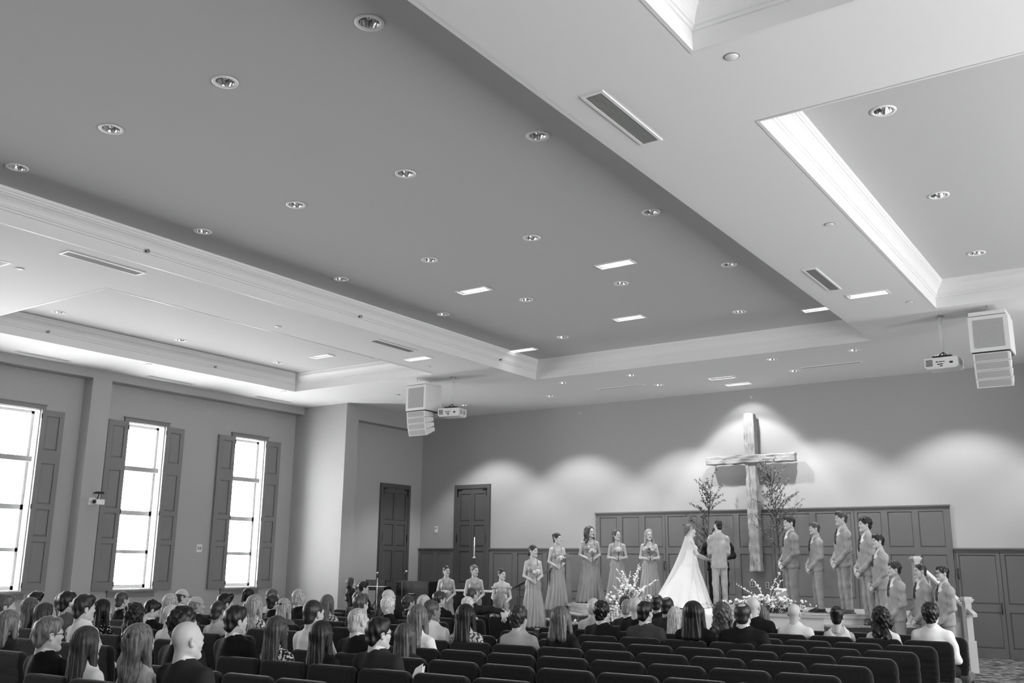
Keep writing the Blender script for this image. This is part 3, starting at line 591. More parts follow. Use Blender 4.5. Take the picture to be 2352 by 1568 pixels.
def dress_slots(o, *ms):
    for i, m in enumerate(ms): o.material_slots[i].link = 'OBJECT'; o.material_slots[i].material = m
def put_hair(root, style, v, c, yaw, pitch, sc=(1, 1, 1)):
    if style == 'bald': return None
    o = obj('hair', hair(style), hairmat(v), root); o.matrix_local = rot_head(c, yaw, pitch) @ Matrix.Diagonal((*sc, 1)); return o
def bucket(a): return round(a / .15) * .15
def guest(x, y, zt, sex, style, hv, top, topm, label, skin='skin', yaw=0., pitch=0., rz=0., wide=1., glasses=False, legs='suitk', clip=False, grp='seated wedding guests'):
    s = zt / 1.30; r = empty('person', (x, y, 0), rz, label=label, cat='person', group=grp); r.scale = (s * wide, s, s)
    yaw, pitch = bucket(yaw), bucket(pitch)
    o = obj('body', seated_body(sex, top == 'arm', yaw, pitch), None, r); dress_slots(o, M[skin], M['eye'] if hv < .3 else M['twig'], M['lip'])
    obj({'jacket': 'jacket', 'arm': 'jacket', 'shirt': 'shirt'}.get(top, 'blouse'), seated_top(top), M[topm], r)
    obj('trousers' if sex == 'm' else 'skirt', seated_bottom('trousers' if sex == 'm' else 'skirt'), M[legs if sex == 'm' else topm], r)
    obj('shoes', shoes('sit'), M['shoe'], r)
    if top in ('jacket', 'arm'): obj('shirt', seated_shirt(), M['shirt'], r); obj('shirt_collar', ring_collar(1.05, .063, .024, -.082), M['shirt'], r)
    if top == 'shirt': obj('shirt_collar', ring_collar(1.042, .064, .032, -.08), M[topm], r)
    put_hair(r, style, hv, HS, yaw, pitch)
    if glasses: g = obj('glasses', glasses_mesh(), M['dark'], r); g.matrix_local = rot_head(HS, yaw, pitch)
    if clip: g = obj('hair_clip', bow_mesh(), M['dark'], r); g.matrix_local = rot_head(HS, yaw, pitch)
    return r
# --- standing people: origin between the feet, facing +y; men 1.80 tall, women 1.68
HM, HF = Vector((0, .0, 1.677)), Vector((0, .0, 1.557))
@cached
def man_body(yaw, pitch, pose):
    f = Field((-.36, -.2, .02), (.36, .42, 1.62), .018)
    [f.C((0, -.025, 1.46), (s * .155, -.02, 1.41), .05, .045, .04) for s in (-1, 1)]; f.E((0, -.01, 1.28), (.16, .09, .2), .05); f.E((0, -.01, 1.0), (.15, .1, .16), .06); f.C((0, -.025, 1.6), (0, -.02, 1.44), .053, .06, .04)
    for s in (-1, 1): f.C((s * .09, 0, .92), (s * .1, .0, .5), .075, .055, .03); f.C((s * .1, 0, .5), (s * .1, -.01, .09), .05, .036, .02)
    L = []
    for s in (-1, 1):
        e, w, fd, pn = ARM[pose](s); sh = (s * .18, -.02, 1.4); f.C(sh, e, .045, .037, .02); f.C(e, w, .035, .027, .02); L.append(hand_at('curl' if pose != 'side' else 'relaxed', s, w, fd, pn))
    L += [f.arrays() + (None,), xf(head_arr('m', .0058), rot_head(HM, yaw, pitch))]
    V, Q, mi = join_arrays(L); return np_mesh('body', V, Q, mi, 3)
def _clasp(s): return (s * .24, -.015, 1.12), (s * .085 + .01, .185, .885 + .02 * s), (-s * .7, .3, -.6), (0, -1, -.1)
def _front(s): return (s * .27, -.02, 1.14), (s * .1, .28, 1.08), (-s * .6, .75, .1), (-s * .3, 0, -1)
def _side(s): return (s * .238, -.05, 1.13), (s * .25, .04, .88), (0, .12, -1), (-s, 0, 0)
def _hold(s): return ((s * .215, .03, 1.13), (s * .12 - .02, .36, 1.04), (-s * .4, .9, 0), (0, 0, -s)) if s < 0 else ((.21, -.02, 1.13), (.16, .26, 1.02), (-.5, .8, 0), (0, 0, -1))
ARM = {'clasp': _clasp, 'front': _front, 'side': _side, 'hold': _hold}
@cached
def man_jacket(pose):
    f = Field((-.38, -.24, .76), (.38, .42, 1.6), .0115)
    [f.C((0, -.025, 1.475), (s * .172, -.02, 1.418), .062, .064, .05) for s in (-1, 1)]; f.E((0, -.005, 1.27), (.196, .14, .2), .06); f.C((0, .0, 1.1), (0, .0, .86), .17, .19, .08, (1, .76, 1)); f.C((0, -.035, 1.505), (0, -.02, 1.44), .07, .1, .05)
    for s in (-1, 1):
        e, w, fd, pn = ARM[pose](s); w = Vector(e).lerp(Vector(w), .93); f.C((s * .195, -.02, 1.395), e, .066, .054, .022); f.C(e, w, .049, .04, .015)
    f.C((0, -.03, 1.7), (0, -.022, 1.5), .062, None, .012, cut=True)
    f.G(lambda x, y, z: .8 - z + 0 * x + .02 * np.abs(x) * 10 * (y > .05) * 0, .006)
    f.C((0, .1, 1.56), (0, .15, 1.17), .082, .008, .008, (1, 1.1, 1), True)          # shirt opening between the lapels
    f.C((0, .17, 1.18), (0, .2, .78), .004, .03, .01, (1, 1.6, 1), True)             # front edges
    f.C((0, -.2, 1.02), (0, -.18, .78), .006, .012, .008, cut=True)                 # back vent
    f.D(lambda x, y, z: .006 * np.sin(46 * z + 22 * np.abs(x) + 14 * y) * np.clip((np.abs(x) - .1) * 9, 0, 1) + .0045 * np.sin(21 * z - 26 * x + 9 * y))
    V, Q = f.arrays(); return np_mesh('jacket', V, Q)
@cached
def man_trousers():
    f = Field((-.25, -.2, .05), (.25, .22, 1.05), .0125); f.E((0, -.01, .93), (.165, .115, .12), .05)
    for s in (-1, 1): f.C((s * .085, 0, .9), (s * .1, .005, .5), .098, .075, .03); f.C((s * .1, .005, .5), (s * .1, -.012, .09), .074, .062, .03, (1, 1.05, 1))
    f.D(lambda x, y, z: .005 * np.sin(26 * z + 30 * x) * np.sin(20 * y + 9 * z) + .003 * np.sin(60 * z + 20 * y) * (z < .3)); V, Q = f.arrays(); return np_mesh('trousers', V, Q)
@cached
def shirt_front():
    f = Field((-.12, -.1, 1.15), (.12, .2, 1.55), .01); f.E((0, .0, 1.3), (.14, .13, .2), .02); f.C((0, -.025, 1.54), (0, -.02, 1.42), .06, .08, .03); f.G(lambda x, y, z: 1.17 - z + 0 * x + 0 * y, .01); f.G(lambda x, y, z: z - 1.525 + 0 * x + 0 * y, .006)
    V, Q = f.arrays(); return np_mesh('shirt', V, Q)
@cached
def tie_mesh():
    b = MB(); b.add([(-.02, .095, 1.495), (.02, .095, 1.495), (.028, .128, 1.4), (.034, .144, 1.25), (0, .144, 1.21), (-.034, .144, 1.25), (-.028, .128, 1.4), (-.015, .105, 1.455), (.015, .105, 1.455)], [(0, 7, 8, 1), (7, 6, 2, 8), (6, 5, 3, 2), (5, 4, 3)], True); b.add([(x, y - .012, z) for x, y, z in b.v[:9]], [(1, 8, 7, 0), (8, 2, 6, 7), (2, 3, 5, 6), (3, 4, 5)], True); return b.mesh('tie')
@cached
def cuff_mesh(pose):
    out = []
    for s in (-1, 1):
        e, w, fd, pn = ARM[pose](s); e, w = Vector(e), Vector(w); out.append(MB().tube([e.lerp(w, .88), e.lerp(w, .985)], [.036, .035], 14).mesh('cuff'))
    return out
def man(x, y, z, h, face, style, hv, suit, label, pose='clasp', yaw=0., pitch=0., skin='skin', glasses=False, wide=1., boutonniere=True, shoem='shoe', grp=None, tie=True):
    s = h / 1.80; r = empty('person', (x, y, z), math.atan2(-face[0], face[1]), label=label, cat='person', group=grp); r.scale = (s * wide, s * wide, s)
    yaw, pitch = bucket(yaw), bucket(pitch); o = obj('body', man_body(yaw, pitch, pose), None, r); dress_slots(o, M[skin], M['eye'], M['lip'])
    jk = obj('jacket', man_jacket(pose), M[suit], r); obj('trousers', man_trousers(), M[suit], r); obj('shoes', shoes('stand'), M[shoem], r)
    sh = obj('shirt', shirt_front(), M['shirt'], r); obj('shirt_collar', ring_collar(1.492, .062, .03, -.024), M['shirt'], sh); [obj('cuff', c, M['shirt'], sh) for c in cuff_mesh(pose)]
    if tie: obj('tie', tie_mesh(), M['tie'], r)
    put_hair(r, style, hv, HM, yaw, pitch)
    if boutonniere:
        f = MB(); rr = random.Random(3)
        for k in range(5): c = Vector((-.1 + rr.uniform(-.018, .018), .15 + rr.uniform(-.005, .012), 1.37 + rr.uniform(-.025, .025))); f.lathe([(.0005, -.012), (.012, -.004), (.012, .004), (.0005, .012)], c, 8)
        obj('boutonniere', f.mesh('boutonniere'), M['leaf'], jk)
    if glasses: g = obj('glasses', glasses_mesh(), M['dark'], r); g.matrix_local = rot_head(HM, yaw, pitch)
    return r
ARMF = {'bouquet': lambda s: ((s * .2, -.03, 1.05), (s * .045 + .02, .2, .95), (-s * .6, .65, -.15), (-s * .5, -.6, -.5)),
        'low': lambda s: ((s * .205, -.02, 1.04), (s * .05 + .02, .2, .88), (-s * .6, .6, -.35), (-s * .5, -.6, -.5)),
        'high': lambda s: ((s * .205, -.01, 1.05), (s * .05, .19, 1.03), (-s * .6, .65, .05), (-s * .5, -.6, -.5)),
        'join': lambda s: ((s * .2, .06, 1.08), (s * .06, .34, .98), (-s * .1, .95, -.1), (0, 0, -s))}
@cached
def woman_body(yaw, pitch, pose):
    f = Field((-.3, -.2, .02), (.3, .4, 1.52), .0115)
    [f.C((0, -.022, 1.37), (s * .125, -.02, 1.325), .045, .04, .04) for s in (-1, 1)]; f.E((0, -.01, 1.22), (.135, .085, .17), .05); f.E((0, -.005, 1.0), (.12, .085, .14), .06); f.E((0, -.01, .88), (.165, .11, .12), .06); f.C((0, -.025, 1.48), (0, -.02, 1.34), .043, .055, .04)
    for s in (-1, 1):
        f.E((s * .062, .06, 1.19), (.055, .052, .055), .03); f.C((s * .085, 0, .85), (s * .085, 0, .46), .08, .055, .03); f.C((s * .085, 0, .46), (s * .085, -.01, .09), .05, .034, .02); f.E((s * .085, .03, .055), (.036, .1, .032), .02)
    L = []
    for s in (-1, 1):
        e, w, fd, pn = ARMF[pose](s); f.C((s * .15, -.02, 1.315), e, .041, .033, .03); f.C(e, w, .034, .023, .02); L.append(hand_at('curl', s, w, fd, pn))
    L += [f.arrays() + (None,), xf(head_arr('f', .0058), rot_head(HF, yaw, pitch))]
    V, Q, mi = join_arrays(L); return np_mesh('body', V, Q, mi, 3)
@cached
def gown(kind):
    """floor-length pleated dresses: strap, vneck, offshoulder, strapless, slit"""
    f = Field((-.42, -.42, .0), (.42, .42, 1.42), .0115)
    top = {'offshoulder': 1.29, 'strapless': 1.27}.get(kind, 1.3)
    f.E((0, -.008, 1.2), (.148, .1, .19), .04); f.E((0, -.005, 1.03), (.133, .1, .13), .05)
    for s in (-1, 1): f.E((s * .062, .062, 1.19), (.064, .06, .062), .03)
    f.C((0, -.005, .98), (0, -.01, .02), .135, .29, .05, (1, .82, 1)); f.E((0, -.015, .88), (.175, .125, .12), .05)
    f.G(lambda x, y, z: z - top - (.0 if kind == 'offshoulder' else .35 * (np.abs(x) - .06) * (y > 0) * (kind in ('vneck', 'strap'))) + .25 * np.abs(x) * (y < 0) + 0 * y, .01)
    f.G(lambda x, y, z: .012 - z + 0 * x + 0 * y, .004)
    if kind in ('strap', 'vneck', 'slit'):
        for s in (-1, 1): f.C((s * .075, .1, 1.26), (s * .09, .02, 1.395), .011, .011, .006); f.C((s * .09, .02, 1.395), (s * .09, -.07, 1.38), .011, .011, .006); f.C((s * .09, -.07, 1.38), (s * .07, -.095, 1.22), .011, .011, .006)
    if kind == 'offshoulder': f.C((-.13, .06, 1.27), (.13, .06, 1.27), .03, None, .02, (1, 1, .8)); [f.C((s * .13, .06, 1.27), (s * .2, -.02, 1.26), .03, .04, .02) for s in (-1, 1)]
    if kind == 'slit': f.C((-.12, .24, .0), (-.1, .15, .62), .05, .004, .01, (1, 1.5, 1), True)
    ph = {'strap': 0, 'vneck': 1, 'offshoulder': 2, 'strapless': 3, 'slit': 4}[kind]
    f.D(lambda x, y, z: .017 * np.clip((.98 - z), 0, 1) ** .7 * np.sin(17 * np.arctan2(x, y) + ph + 1.5 * np.sin(3 * z)) + .008 * np.clip(1 - z, 0, 1) * np.sin(31 * np.arctan2(x, y) + 2 * ph))
    V, Q = f.arrays(); return np_mesh('dress', V, Q)
def woman(x, y, z, h, face, style, hv, dress, label, pose='bouquet', yaw=0., pitch=0., dm='dressb', skin='skin', wide=1., grp='bridesmaids'):
    s = h / 1.68; r = empty('person', (x, y, z), math.atan2(-face[0], face[1]), label=label, cat='person', group=grp); r.scale = (s * wide, s * wide, s)
    yaw, pitch = bucket(yaw), bucket(pitch); o = obj('body', woman_body(yaw, pitch, pose), None, r); dress_slots(o, M[skin], M['eye'], M['lip'])
    if dress: obj('dress', gown(dress), M[dm], r)
    put_hair(r, style, hv, HF, yaw, pitch); return r
# ------------------------------------------------------------------ church chairs
def chair_proto():
    t = empty('church_chair', (0, 0, 0))
    f = Field((-.31, -.33, .40), (.31, .0, .95), .0115)
    for z in (.5, .56, .62, .68, .74, .8): f.B((0, -.165 - .13 * (z - .45), z), (.235 + .03 * min(1, (z - .44) / .16), .034, .055), .03, .03)
    f.B((0, -.215, .84), (.265, .036, .072), .034, .03)
    for s in (-1, 1): f.E((s * .33, -.21, .985), (.13, .12, .13), .02, True)
    V, Q = f.arrays(); obj('backrest', np_mesh('backrest', V, Q), M['chair'], t)
    f = Field((-.3, -.24, .34), (.3, .32, .52), .0125); f.B((0, .035, .425), (.265, .245, .05), .045, .01); f.E((0, .05, .455), (.24, .2, .03), .03); V, Q = f.arrays(); obj('seat', np_mesh('seat', V, Q), M['seat'], t)
    for s in (-1, 1):
        MB().tube([(s * .235, .24, .385), (s * .245, .26, .0)], .0125, 8).build('leg', M['frame'], t)
        MB().tube([(s * .235, -.15, .5), (s * .235, -.17, .36), (s * .24, -.23, .0)], .0125, 8).build('leg', M['frame'], t)
        MB().tube([(s * .238, .245, .375), (s * .236, -.165, .375)], .011, 8).build('seat_rail', M['frame'], t)
    MB().box(-.2, .2, -.275, -.262, .5, .505).box(-.2, .2, -.29, -.22, .3, .31).build('book_rack', M['frame'], t)
    return t
def row_y(k, x): return -14.8 + .886 * k + .04 * (x + 3.5)
fwv, rtv, upv = np.array(FW), np.array(RT), np.array(UP); cpos = np.array((0.0, -21.7395, 1.7457))
def in_view(x, y, z, mrg=70):     # a chair wholly outside the frame is not built
    v = np.array((x, y, z)) - cpos; d = v @ fwv
    if d < 1.2: return False
    u, w = 1176 + 2188.57 * (v @ rtv) / d, 784 - 2188.57 * (v @ upv) / d
    return -mrg < u < 2352 + mrg and w < 1568 + mrg
OCC = {}
def slot(k, x):                    # nearest chair column of the row
    n = min(8, max(0, round((-2.57 - x) / .555))) if x > -8 else None
    m = min(8, max(0, round((-9.05 - x) / .555))) if x <= -8 else None
    return ('R', k, n) if n is not None else ('L', k, m)
# ------------------------------------------------------------------ the seated guests
# row, x, head top, sex, hair style, hair tone, top, cloth, label, extras
GUESTS = [
 (-1, -10.88, 1.34, 'm', 'short', .10, 'shirt', 'shirtg', 'grey-haired man in a grey shirt at the window end of his row', dict(yaw=-.3)),
 (0, -11.84, 1.26, 'f', 'long', .11, 'blouse', 'suitd', 'woman with long straight ash-brown hair in a dark top near the pilaster', {}),
 (1, -13.2, 1.28, 'm', 'side', .012, 'jacket', 'suitk', 'dark-haired man below the sill of the half-hidden window', {}),
 (-1, -10.1, 1.27, 'f', 'shoulder', .05, 'blouse', 'shirtl', 'woman with shoulder-length streaked brown hair beside the white-shirted bearded man', dict(yaw=-.3)),
 (-2, -9.25, 1.25, 'f', 'bob', .16, 'blouse', 'suitd', 'woman with a grey streaked bob in a dark jacket behind the white-shirted man', {}),
 (-3, -7.2, 1.30, 'm', 'short', .12, 'jacket', 'suitk', 'man with short grey hair and dark-rimmed glasses in a black suit', dict(glasses=True, yaw=-.15)),
 (0, -11.1, 1.35, 'm', 'short', .012, 'shirt', 'shirtg', 'dark-haired man in a grey collarless shirt near the pilaster', {}),
 (1, -12.55, 1.28, 'f', 'half', .03, 'blouse', 'suitk', 'woman with brown hair almost hidden behind the man in grey collarless shirt', {}),
 (-1, -9.44, 1.37, 'm', 'side', .02, 'shirt', 'shirt', 'bearded dark-haired man in a white dress shirt beside the polka-dot blouse', dict(yaw=-.15)),
 (-3, -6.72, 1.25, 'f', 'long', .035, 'blouse', 'shirt', 'woman with very long straight brown hair in a pale top beside the black suit', {}),
 (0, -10.41, 1.28, 'f', 'shoulder', .006, 'blouse', 'polka', 'woman with black hair in a black polka-dot blouse', dict(yaw=-.15)),
 (2, -12.55, 1.29, 'm', 'crew', .06, 'jacket', 'suitk', 'man with cropped light hair in a black suit under the middle window sill', {}),
 (0, -9.82, 1.25, 'f', 'curlylong', .012, 'blouse', 'floralk', 'woman with dark frizzy hair next to the polka-dot blouse', {}),
 (1, -10.73, 1.24, 'm', 'short', .008, 'jacket', 'suitk', 'dark-haired man bowing his head towards his lap', dict(pitch=-.45, yaw=-.3)),
 (-3, -6.12, 1.29, 'f', 'wavy', .13, 'sleeveless', 'shirtl', 'woman with long wavy dark-blond hair and bare shoulders beside the bald man in charcoal', dict(clip=True)),
 (2, -11.5, 1.28, 'f', 'long', .42, 'blouse', 'shirtl', 'woman with straight pale blond hair behind the bald man in white shirt', {}),
 (0, -9.2, 1.27, 'm', 'bald', .1, 'shirt', 'shirt', 'bald man in a white shirt on the aisle end', {}),
 (3, -12.38, 1.32, 'm', 'balding', .04, 'jacket', 'suitk', 'older balding man with glasses turned sideways under the middle window', dict(yaw=-.6, glasses=True)),
 (2, -10.98, 1.27, 'm', 'balding', .25, 'jacket', 'suitd', 'bald-topped grey man leaning towards his neighbour', dict(yaw=-.45, wide=1.1)),
 (-2, -6.78, 1.35, 'm', 'curlyshort', .006, 'jacket', 'suitk', 'man with thick black hair and glasses seated ahead of the bald man in charcoal', dict(glasses=True, yaw=-.3)),
 (-3, -5.62, 1.34, 'm', 'bald', .1, 'jacket', 'suitd', 'bald man in a charcoal suit with a white collar, largest guest', dict(yaw=-.1, wide=1.05)),
 (2, -10.42, 1.31, 'm', 'side', .006, 'jacket', 'suitd', 'man with swept-back black hair between a bald man and a blond woman', dict(yaw=-.3)),
 (1, -9.5, 1.27, 'm', 'crew', .03, 'shirt', 'shirtl', 'man with receding cropped brown hair in a light grey shirt', dict(skin='skint', yaw=.15)),
 (-1, -7.18, 1.33, 'm', 'short', .008, 'jacket', 'suitk', 'young man with dense dark hair in a black suit at the aisle', dict(yaw=-.15)),
 (5, -12.95, 1.29, 'f', 'pony', .006, 'blouse', 'floralk', 'dark-haired woman under the last window before the pier', {}),
 (2, -9.87, 1.30, 'f', 'wavy', .30, 'blouse', 'floral', 'woman with long wavy streaked blond hair in a patterned blouse', {}),
 (5, -12.4, 1.29, 'm', 'crew', .08, 'shirt', 'shirtl', 'man with short brown-grey hair in a pale shirt near the pier', dict(yaw=-.3)),
 (4, -11.44, 1.24, 'f', 'topbun', .03, 'blouse', 'suitk', 'woman with brown hair pinned up in a loose knot', {}),
 (3, -10.27, 1.23, 'f', 'shoulder', .34, 'blouse', 'shirtg', 'blond woman with a dark clip in her hair', dict(clip=True)),
 (4, -10.9, 1.33, 'm', 'crew', .38, 'jacket', 'suitk', 'white-haired man in a black suit silhouetted against the bright pier', dict(yaw=-.15)),
 (-1, -6.65, 1.26, 'f', 'long', .05, 'blouse', 'floralk', 'woman with long straight light-brown hair in a dark floral dress', {}),
 (0, -7.1, 1.37, 'm', 'crew', .022, 'shirt', 'shirt', 'man with a fresh crew cut in a white shirt', {}),
 (-1, -6.12, 1.24, 'f', 'long', .014, 'blouse', 'suitk', 'woman with long sleek dark hair in a black dress', {}),
 (4, -10.33, 1.26, 'f', 'shoulder', .10, 'blouse', 'floral', 'woman with streaked brown hair in a white floral top', {}),
 (6, -11.36, 1.27, 'm', 'balding', .012, 'jacket', 'suitk', 'balding dark-skinned man in a black suit', dict(skin='skind', wide=1.08)),
 (3, -8.9, 1.32, 'm', 'wavytop', .06, 'jacket', 'suitk', 'young man with tousled light-brown hair on the aisle', {}),
 (5, -9.95, 1.34, 'm', 'bald', .3, 'jacket', 'suitk', 'bald man with thin-rimmed glasses in a dark jacket near the mic stand', dict(glasses=True, yaw=-.3)),
 (4, -9.2, 1.26, 'f', 'whitepuff', .62, 'blouse', 'suitk', 'woman with curly white hair in a dark wrap', {}),
 (6, -10.3, 1.22, 'f', 'updo', .05, 'blouse', 'suitd', 'girl with hair tied back by a band in front of the black piano', dict(yaw=-.3)),
 (0, -6.52, 1.31, 'm', 'crew', .40, 'jacket', 'suitk', 'man with close-cropped white hair in a black suit behind empty chairs', dict(yaw=-.15)),
 (1, -6.52, 1.31, 'f', 'shoulder', .11, 'blouse', 'shirt', 'woman with straight shoulder-length light-brown hair in a white blouse', {}),
 (2, -7.05, 1.33, 'm', 'crew', .06, 'shirt', 'shirt', 'man with short greying hair in a white shirt beside the woman in white blouse', dict(skin='skint', yaw=-.3)),
 (5, -9.28, 1.26, 'f', 'bob', .45, 'blouse', 'suitk', 'woman with smooth white bobbed hair on the aisle end', {}),
 (6, -9.7, 1.29, 'm', 'short', .03, 'jacket', 'suitk', 'brown-haired man in a black suit in front of the first bridesmaid', dict(yaw=-.3)),
 (6, -9.15, 1.22, 'f', 'whitepuff', .6, 'blouse', 'shirtl', 'small woman with short white hair behind the man with his arm out', {}),
 (7, -9.72, 1.34, 'm', 'crew', .05, 'arm', 'suitd', 'man in charcoal with cropped hair laying his arm along the next chair', dict(yaw=-.15)),
 (-1, -5.5, 1.29, 'm', 'short', .006, 'jacket', 'suitd', 'man with thick black hair and black glasses in a charcoal suit, program in hand', dict(glasses=True, yaw=-.3, wide=1.05)),
 (0, -5.95, 1.19, 'f', 'long', .055, 'blouse', 'suitd', 'girl with long straight brown hair between empty chairs', {}),
 (2, -6.58, 1.29, 'f', 'shoulder', .006, 'blouse', 'floral', 'woman with heavy black hair in a white blouse with dark sprigs', dict(wide=1.08)),
 (7, -9.17, 1.26, 'f', 'wavy', .22, 'blouse', 'shirt', 'woman with wavy blond hair beside the outstretched arm', {}),
 (2, -5.9, 1.29, 'm', 'curlyshort', .03, 'shirt', 'shirtl', 'man with short curly brown hair in a creased pale shirt', {}),
 (2, -5.38, 1.30, 'f', 'bob', .09, 'blouse', 'suitk', 'woman with a grey-brown bob in a black cardigan', {}),
 (5, -6.48, 1.31, 'm', 'balding', .5, 'shirt', 'shirtl', 'balding white-haired man in a pale shirt in front of the pale branches', dict(yaw=.15)),
 (4, -5.88, 1.29, 'm', 'curlyshort', .005, 'jacket', 'suitk', 'man with full black hair in a black suit', {}),
 (7, -6.94, 1.28, 'f', 'updo', .02, 'sleeveless', 'shirtl', 'woman with dark hair gathered up beside the flower arrangement', {}),
 (6, -6.45, 1.27, 'm', 'crew', .22, 'jacket', 'suitk', 'grey-haired man in black just behind the gathered-up hair', {}),
 (5, -5.86, 1.32, 'm', 'bald', .4, 'jacket', 'suitk', 'bald white-fringed man in black below the long-veiled bride', {}),
 (4, -5.31, 1.31, 'm', 'short', .006, 'jacket', 'suitg', 'man with neat black hair in a grey suit', dict(yaw=-.15)),
 (7, -6.42, 1.31, 'm', 'crown', .012, 'jacket', 'suitk', 'tanned man with a thinning dark crown under the bridal train', dict(skin='skint')),
 (6, -5.85, 1.31, 'm', 'crown', .01, 'jacket', 'suitd', 'man with receding black hair beside the tanned balding man', dict(skin='skint', yaw=-.15)),
 (5, -5.33, 1.22, 'f', 'shoulder', .48, 'blouse', 'suitg', 'woman with platinum shoulder-length hair', {}),
 (4, -4.7, 1.33, 'f', 'shoulder', .006, 'blouse', 'suitk', 'woman with black hair over a black jacket, next to the platinum hair', dict(wide=1.18)),
 (5, -4.72, 1.29, 'f', 'curlylong', .06, 'blouse', 'suitk', 'woman with tight brown ringlets in front of the groom', {}),
 (4, -4.13, 1.33, 'm', 'crown', .02, 'jacket', 'suitk', 'man with a bald crown and dark curls at the sides in a black suit', dict(wide=1.1, rz=.12)),
 (6, -4.66, 1.35, 'm', 'bald', .4, 'jacket', 'suitk', 'tall bald man in a black suit beneath the wooden cross', dict(wide=1.1)),
 (7, -4.87, 1.2, 'f', 'long', .10, 'blouse', 'suitk', 'woman with long hair half hidden behind the tall bald man', {}),
 (6, -4.13, 1.28, 'm', 'bald', .4, 'shirt', 'shirt', 'bald man in a white shirt in front of the white flowers', {}),
 (6, -3.60, 1.26, 'f', 'topbun', .008, 'sleeveless', 'shirt', 'woman with black pinned-up hair in a ruffled white blouse', {}),
 (6, -3.08, 1.26, 'f', 'curlylong', .007, 'blouse', 'shirt', 'woman with a mass of black curls in a white top', {}),
 (6, -2.52, 1.32, 'm', 'curlyshort', .008, 'shirt', 'shirt', 'man with curly black hair in a white shirt on the end chair', {}),
]
for k, x, zt, sex, st_, hv, top, tm, lab, ex in GUESTS:
    y = row_y(k, x) + .205; OCC.setdefault(slot(k, x), lab); guest(x, y, zt, sex, st_, hv, top, tm, lab, **ex)
ROWREF = {-4: 'behind the bald man in charcoal', -3: 'in the row of the bald man in charcoal', -2: 'in the row of the man with thick black hair and glasses', -1: 'in the row of the young man with dense dark hair', 0: 'in the row of the man with a fresh crew cut', 1: 'in the row of the woman in white blouse', 2: 'in the row of the woman with grey-brown bob',
          3: 'in the row without guests ahead of the grey-brown bob', 4: 'in the row of the man in a grey suit', 5: 'in the row of the woman with ringlets', 6: 'in the row of the curly-haired man in white shirt', 7: 'in the foremost row below the stage'}
ROWREFL = {-3: 'across the aisle from the bald man in charcoal', -2: 'in the row of the woman with streaked grey bob', -1: 'in the row of the bearded man in white shirt', 0: 'in the row of the polka-dot blouse', 1: 'in the row of the man bowing his head', 2: 'in the row of the wavy blond woman with patterned blouse', 3: 'in the row of the blond woman with dark clip', 4: 'in the row of the woman with curly white hair',
           5: 'in the row of the bald man with thin glasses', 6: 'in the row of the girl with tied-back hair', 7: 'in the row of the outstretched arm'}
STOP = {'a', 'an', 'the', 'in', 'with', 'and', 'of', 'on', 'at', 'beside', 'behind', 'next', 'to', 'under', 'between', 'by', 'near', 'his', 'her', 'over', 'from', 'before', 'just', 'front', 'white', 'black', 'dark', 'pale', 'charcoal'}
def short(lab, n=10):
    w = lab.replace(',', '').split()[:n]
    if len(lab.split()) > n:
        while w[-1] in STOP: w.pop()
    return ' '.join(w)
cp = chair_proto(); cfirst = True
for side, x0 in (('R', -2.57), ('L', -9.05)):
    for k in range(-4, 8):
        for n in range(9):
            x = x0 - .555 * n; y = row_y(k, x) + .25
            if not in_view(x, y - .25, .91): continue
            c = cp if cfirst else copy_tree(cp); cfirst = False; c.location = (x, y, 0); c.rotation_euler = (0, 0, .04)
            occ = (side, k, n) in OCC
            near = [OCC[q] for q in ((side, k, n - 1), (side, k, n + 1)) if q in OCC]
            if occ: lb = 'charcoal church chair under the ' + short(OCC[(side, k, n)])
            elif near: lb = 'empty charcoal church chair beside the ' + short(near[0], 9)
            else: lb = 'empty charcoal church chair ' + (ROWREF if side == 'R' else ROWREFL).get(k, 'near the windows')
            tag(c, lb, 'chair', 'church chairs in use' if occ else 'empty church chairs')
# ------------------------------------------------------------------ the wedding party
BF = (.82, -.57); GF = (-.78, -.62)
BQ = ['white bouquet held low by the bridesmaid in front of the black piano', 'white bouquet held by the bridesmaid beside the candle stand', 'white bouquet held by the off-shoulder bridesmaid', 'white bouquet held by the bridesmaid on the lower steps', 'white bouquet held by the bridesmaid on the top step',
      'white bouquet held by the curvy bridesmaid with loose brown waves', 'white bouquet held by the bridesmaid with half-up light-brown hair', 'large loose bouquet of pale and white flowers with trailing leaves']
BM = [(-14.38, -3.5, 0, 1.665, 'pony', .02, 'strap', 'bridesmaid with dark ponytail and thin straps in front of the black piano', 'low', .45, (.62, -.78), 1.),
      (-13.33, -3.8, 0, 1.69, 'topbun', .12, 'vneck', 'bridesmaid with light hair pinned up, bright sweetheart neckline, by the candle stand', 'low', .6, (.62, -.78), 1.),
      (-12.43, -4.0, 0, 1.615, 'topbun', .015, 'offshoulder', 'bridesmaid in an off-shoulder dress with dark hair up', 'low', .6, (.62, -.78), 1.),
      (-12.19, -3.1, .344, 1.80, 'pony', .02, 'vneck', 'bridesmaid with dark low ponytail standing on the lower steps', 'bouquet', .6, (.75, -.66), .97),
      (-12.12, -2.17, .688, 1.755, 'topbun', .015, 'vneck', 'bridesmaid with curled dark updo standing on the top step', 'bouquet', .6, (.75, -.66), .97),
      (-11.48, -1.75, .86, 1.74, 'wavy', .05, 'slit', 'curvy bridesmaid with loose brown waves and a skirt slit, first on the stage', 'bouquet', .6, (.66, -.75), 1.12),
      (-10.62, -2.0, .86, 1.65, 'half', .07, 'strap', 'bridesmaid with long half-up light-brown hair', 'high', .45, (.55, -.83), 1.),
      (-9.81, -2.0, .86, 1.645, 'wavy', .30, 'slit', 'blond maid of honour holding the large bouquet', 'high', .15, (.5, -.86), 1.)]
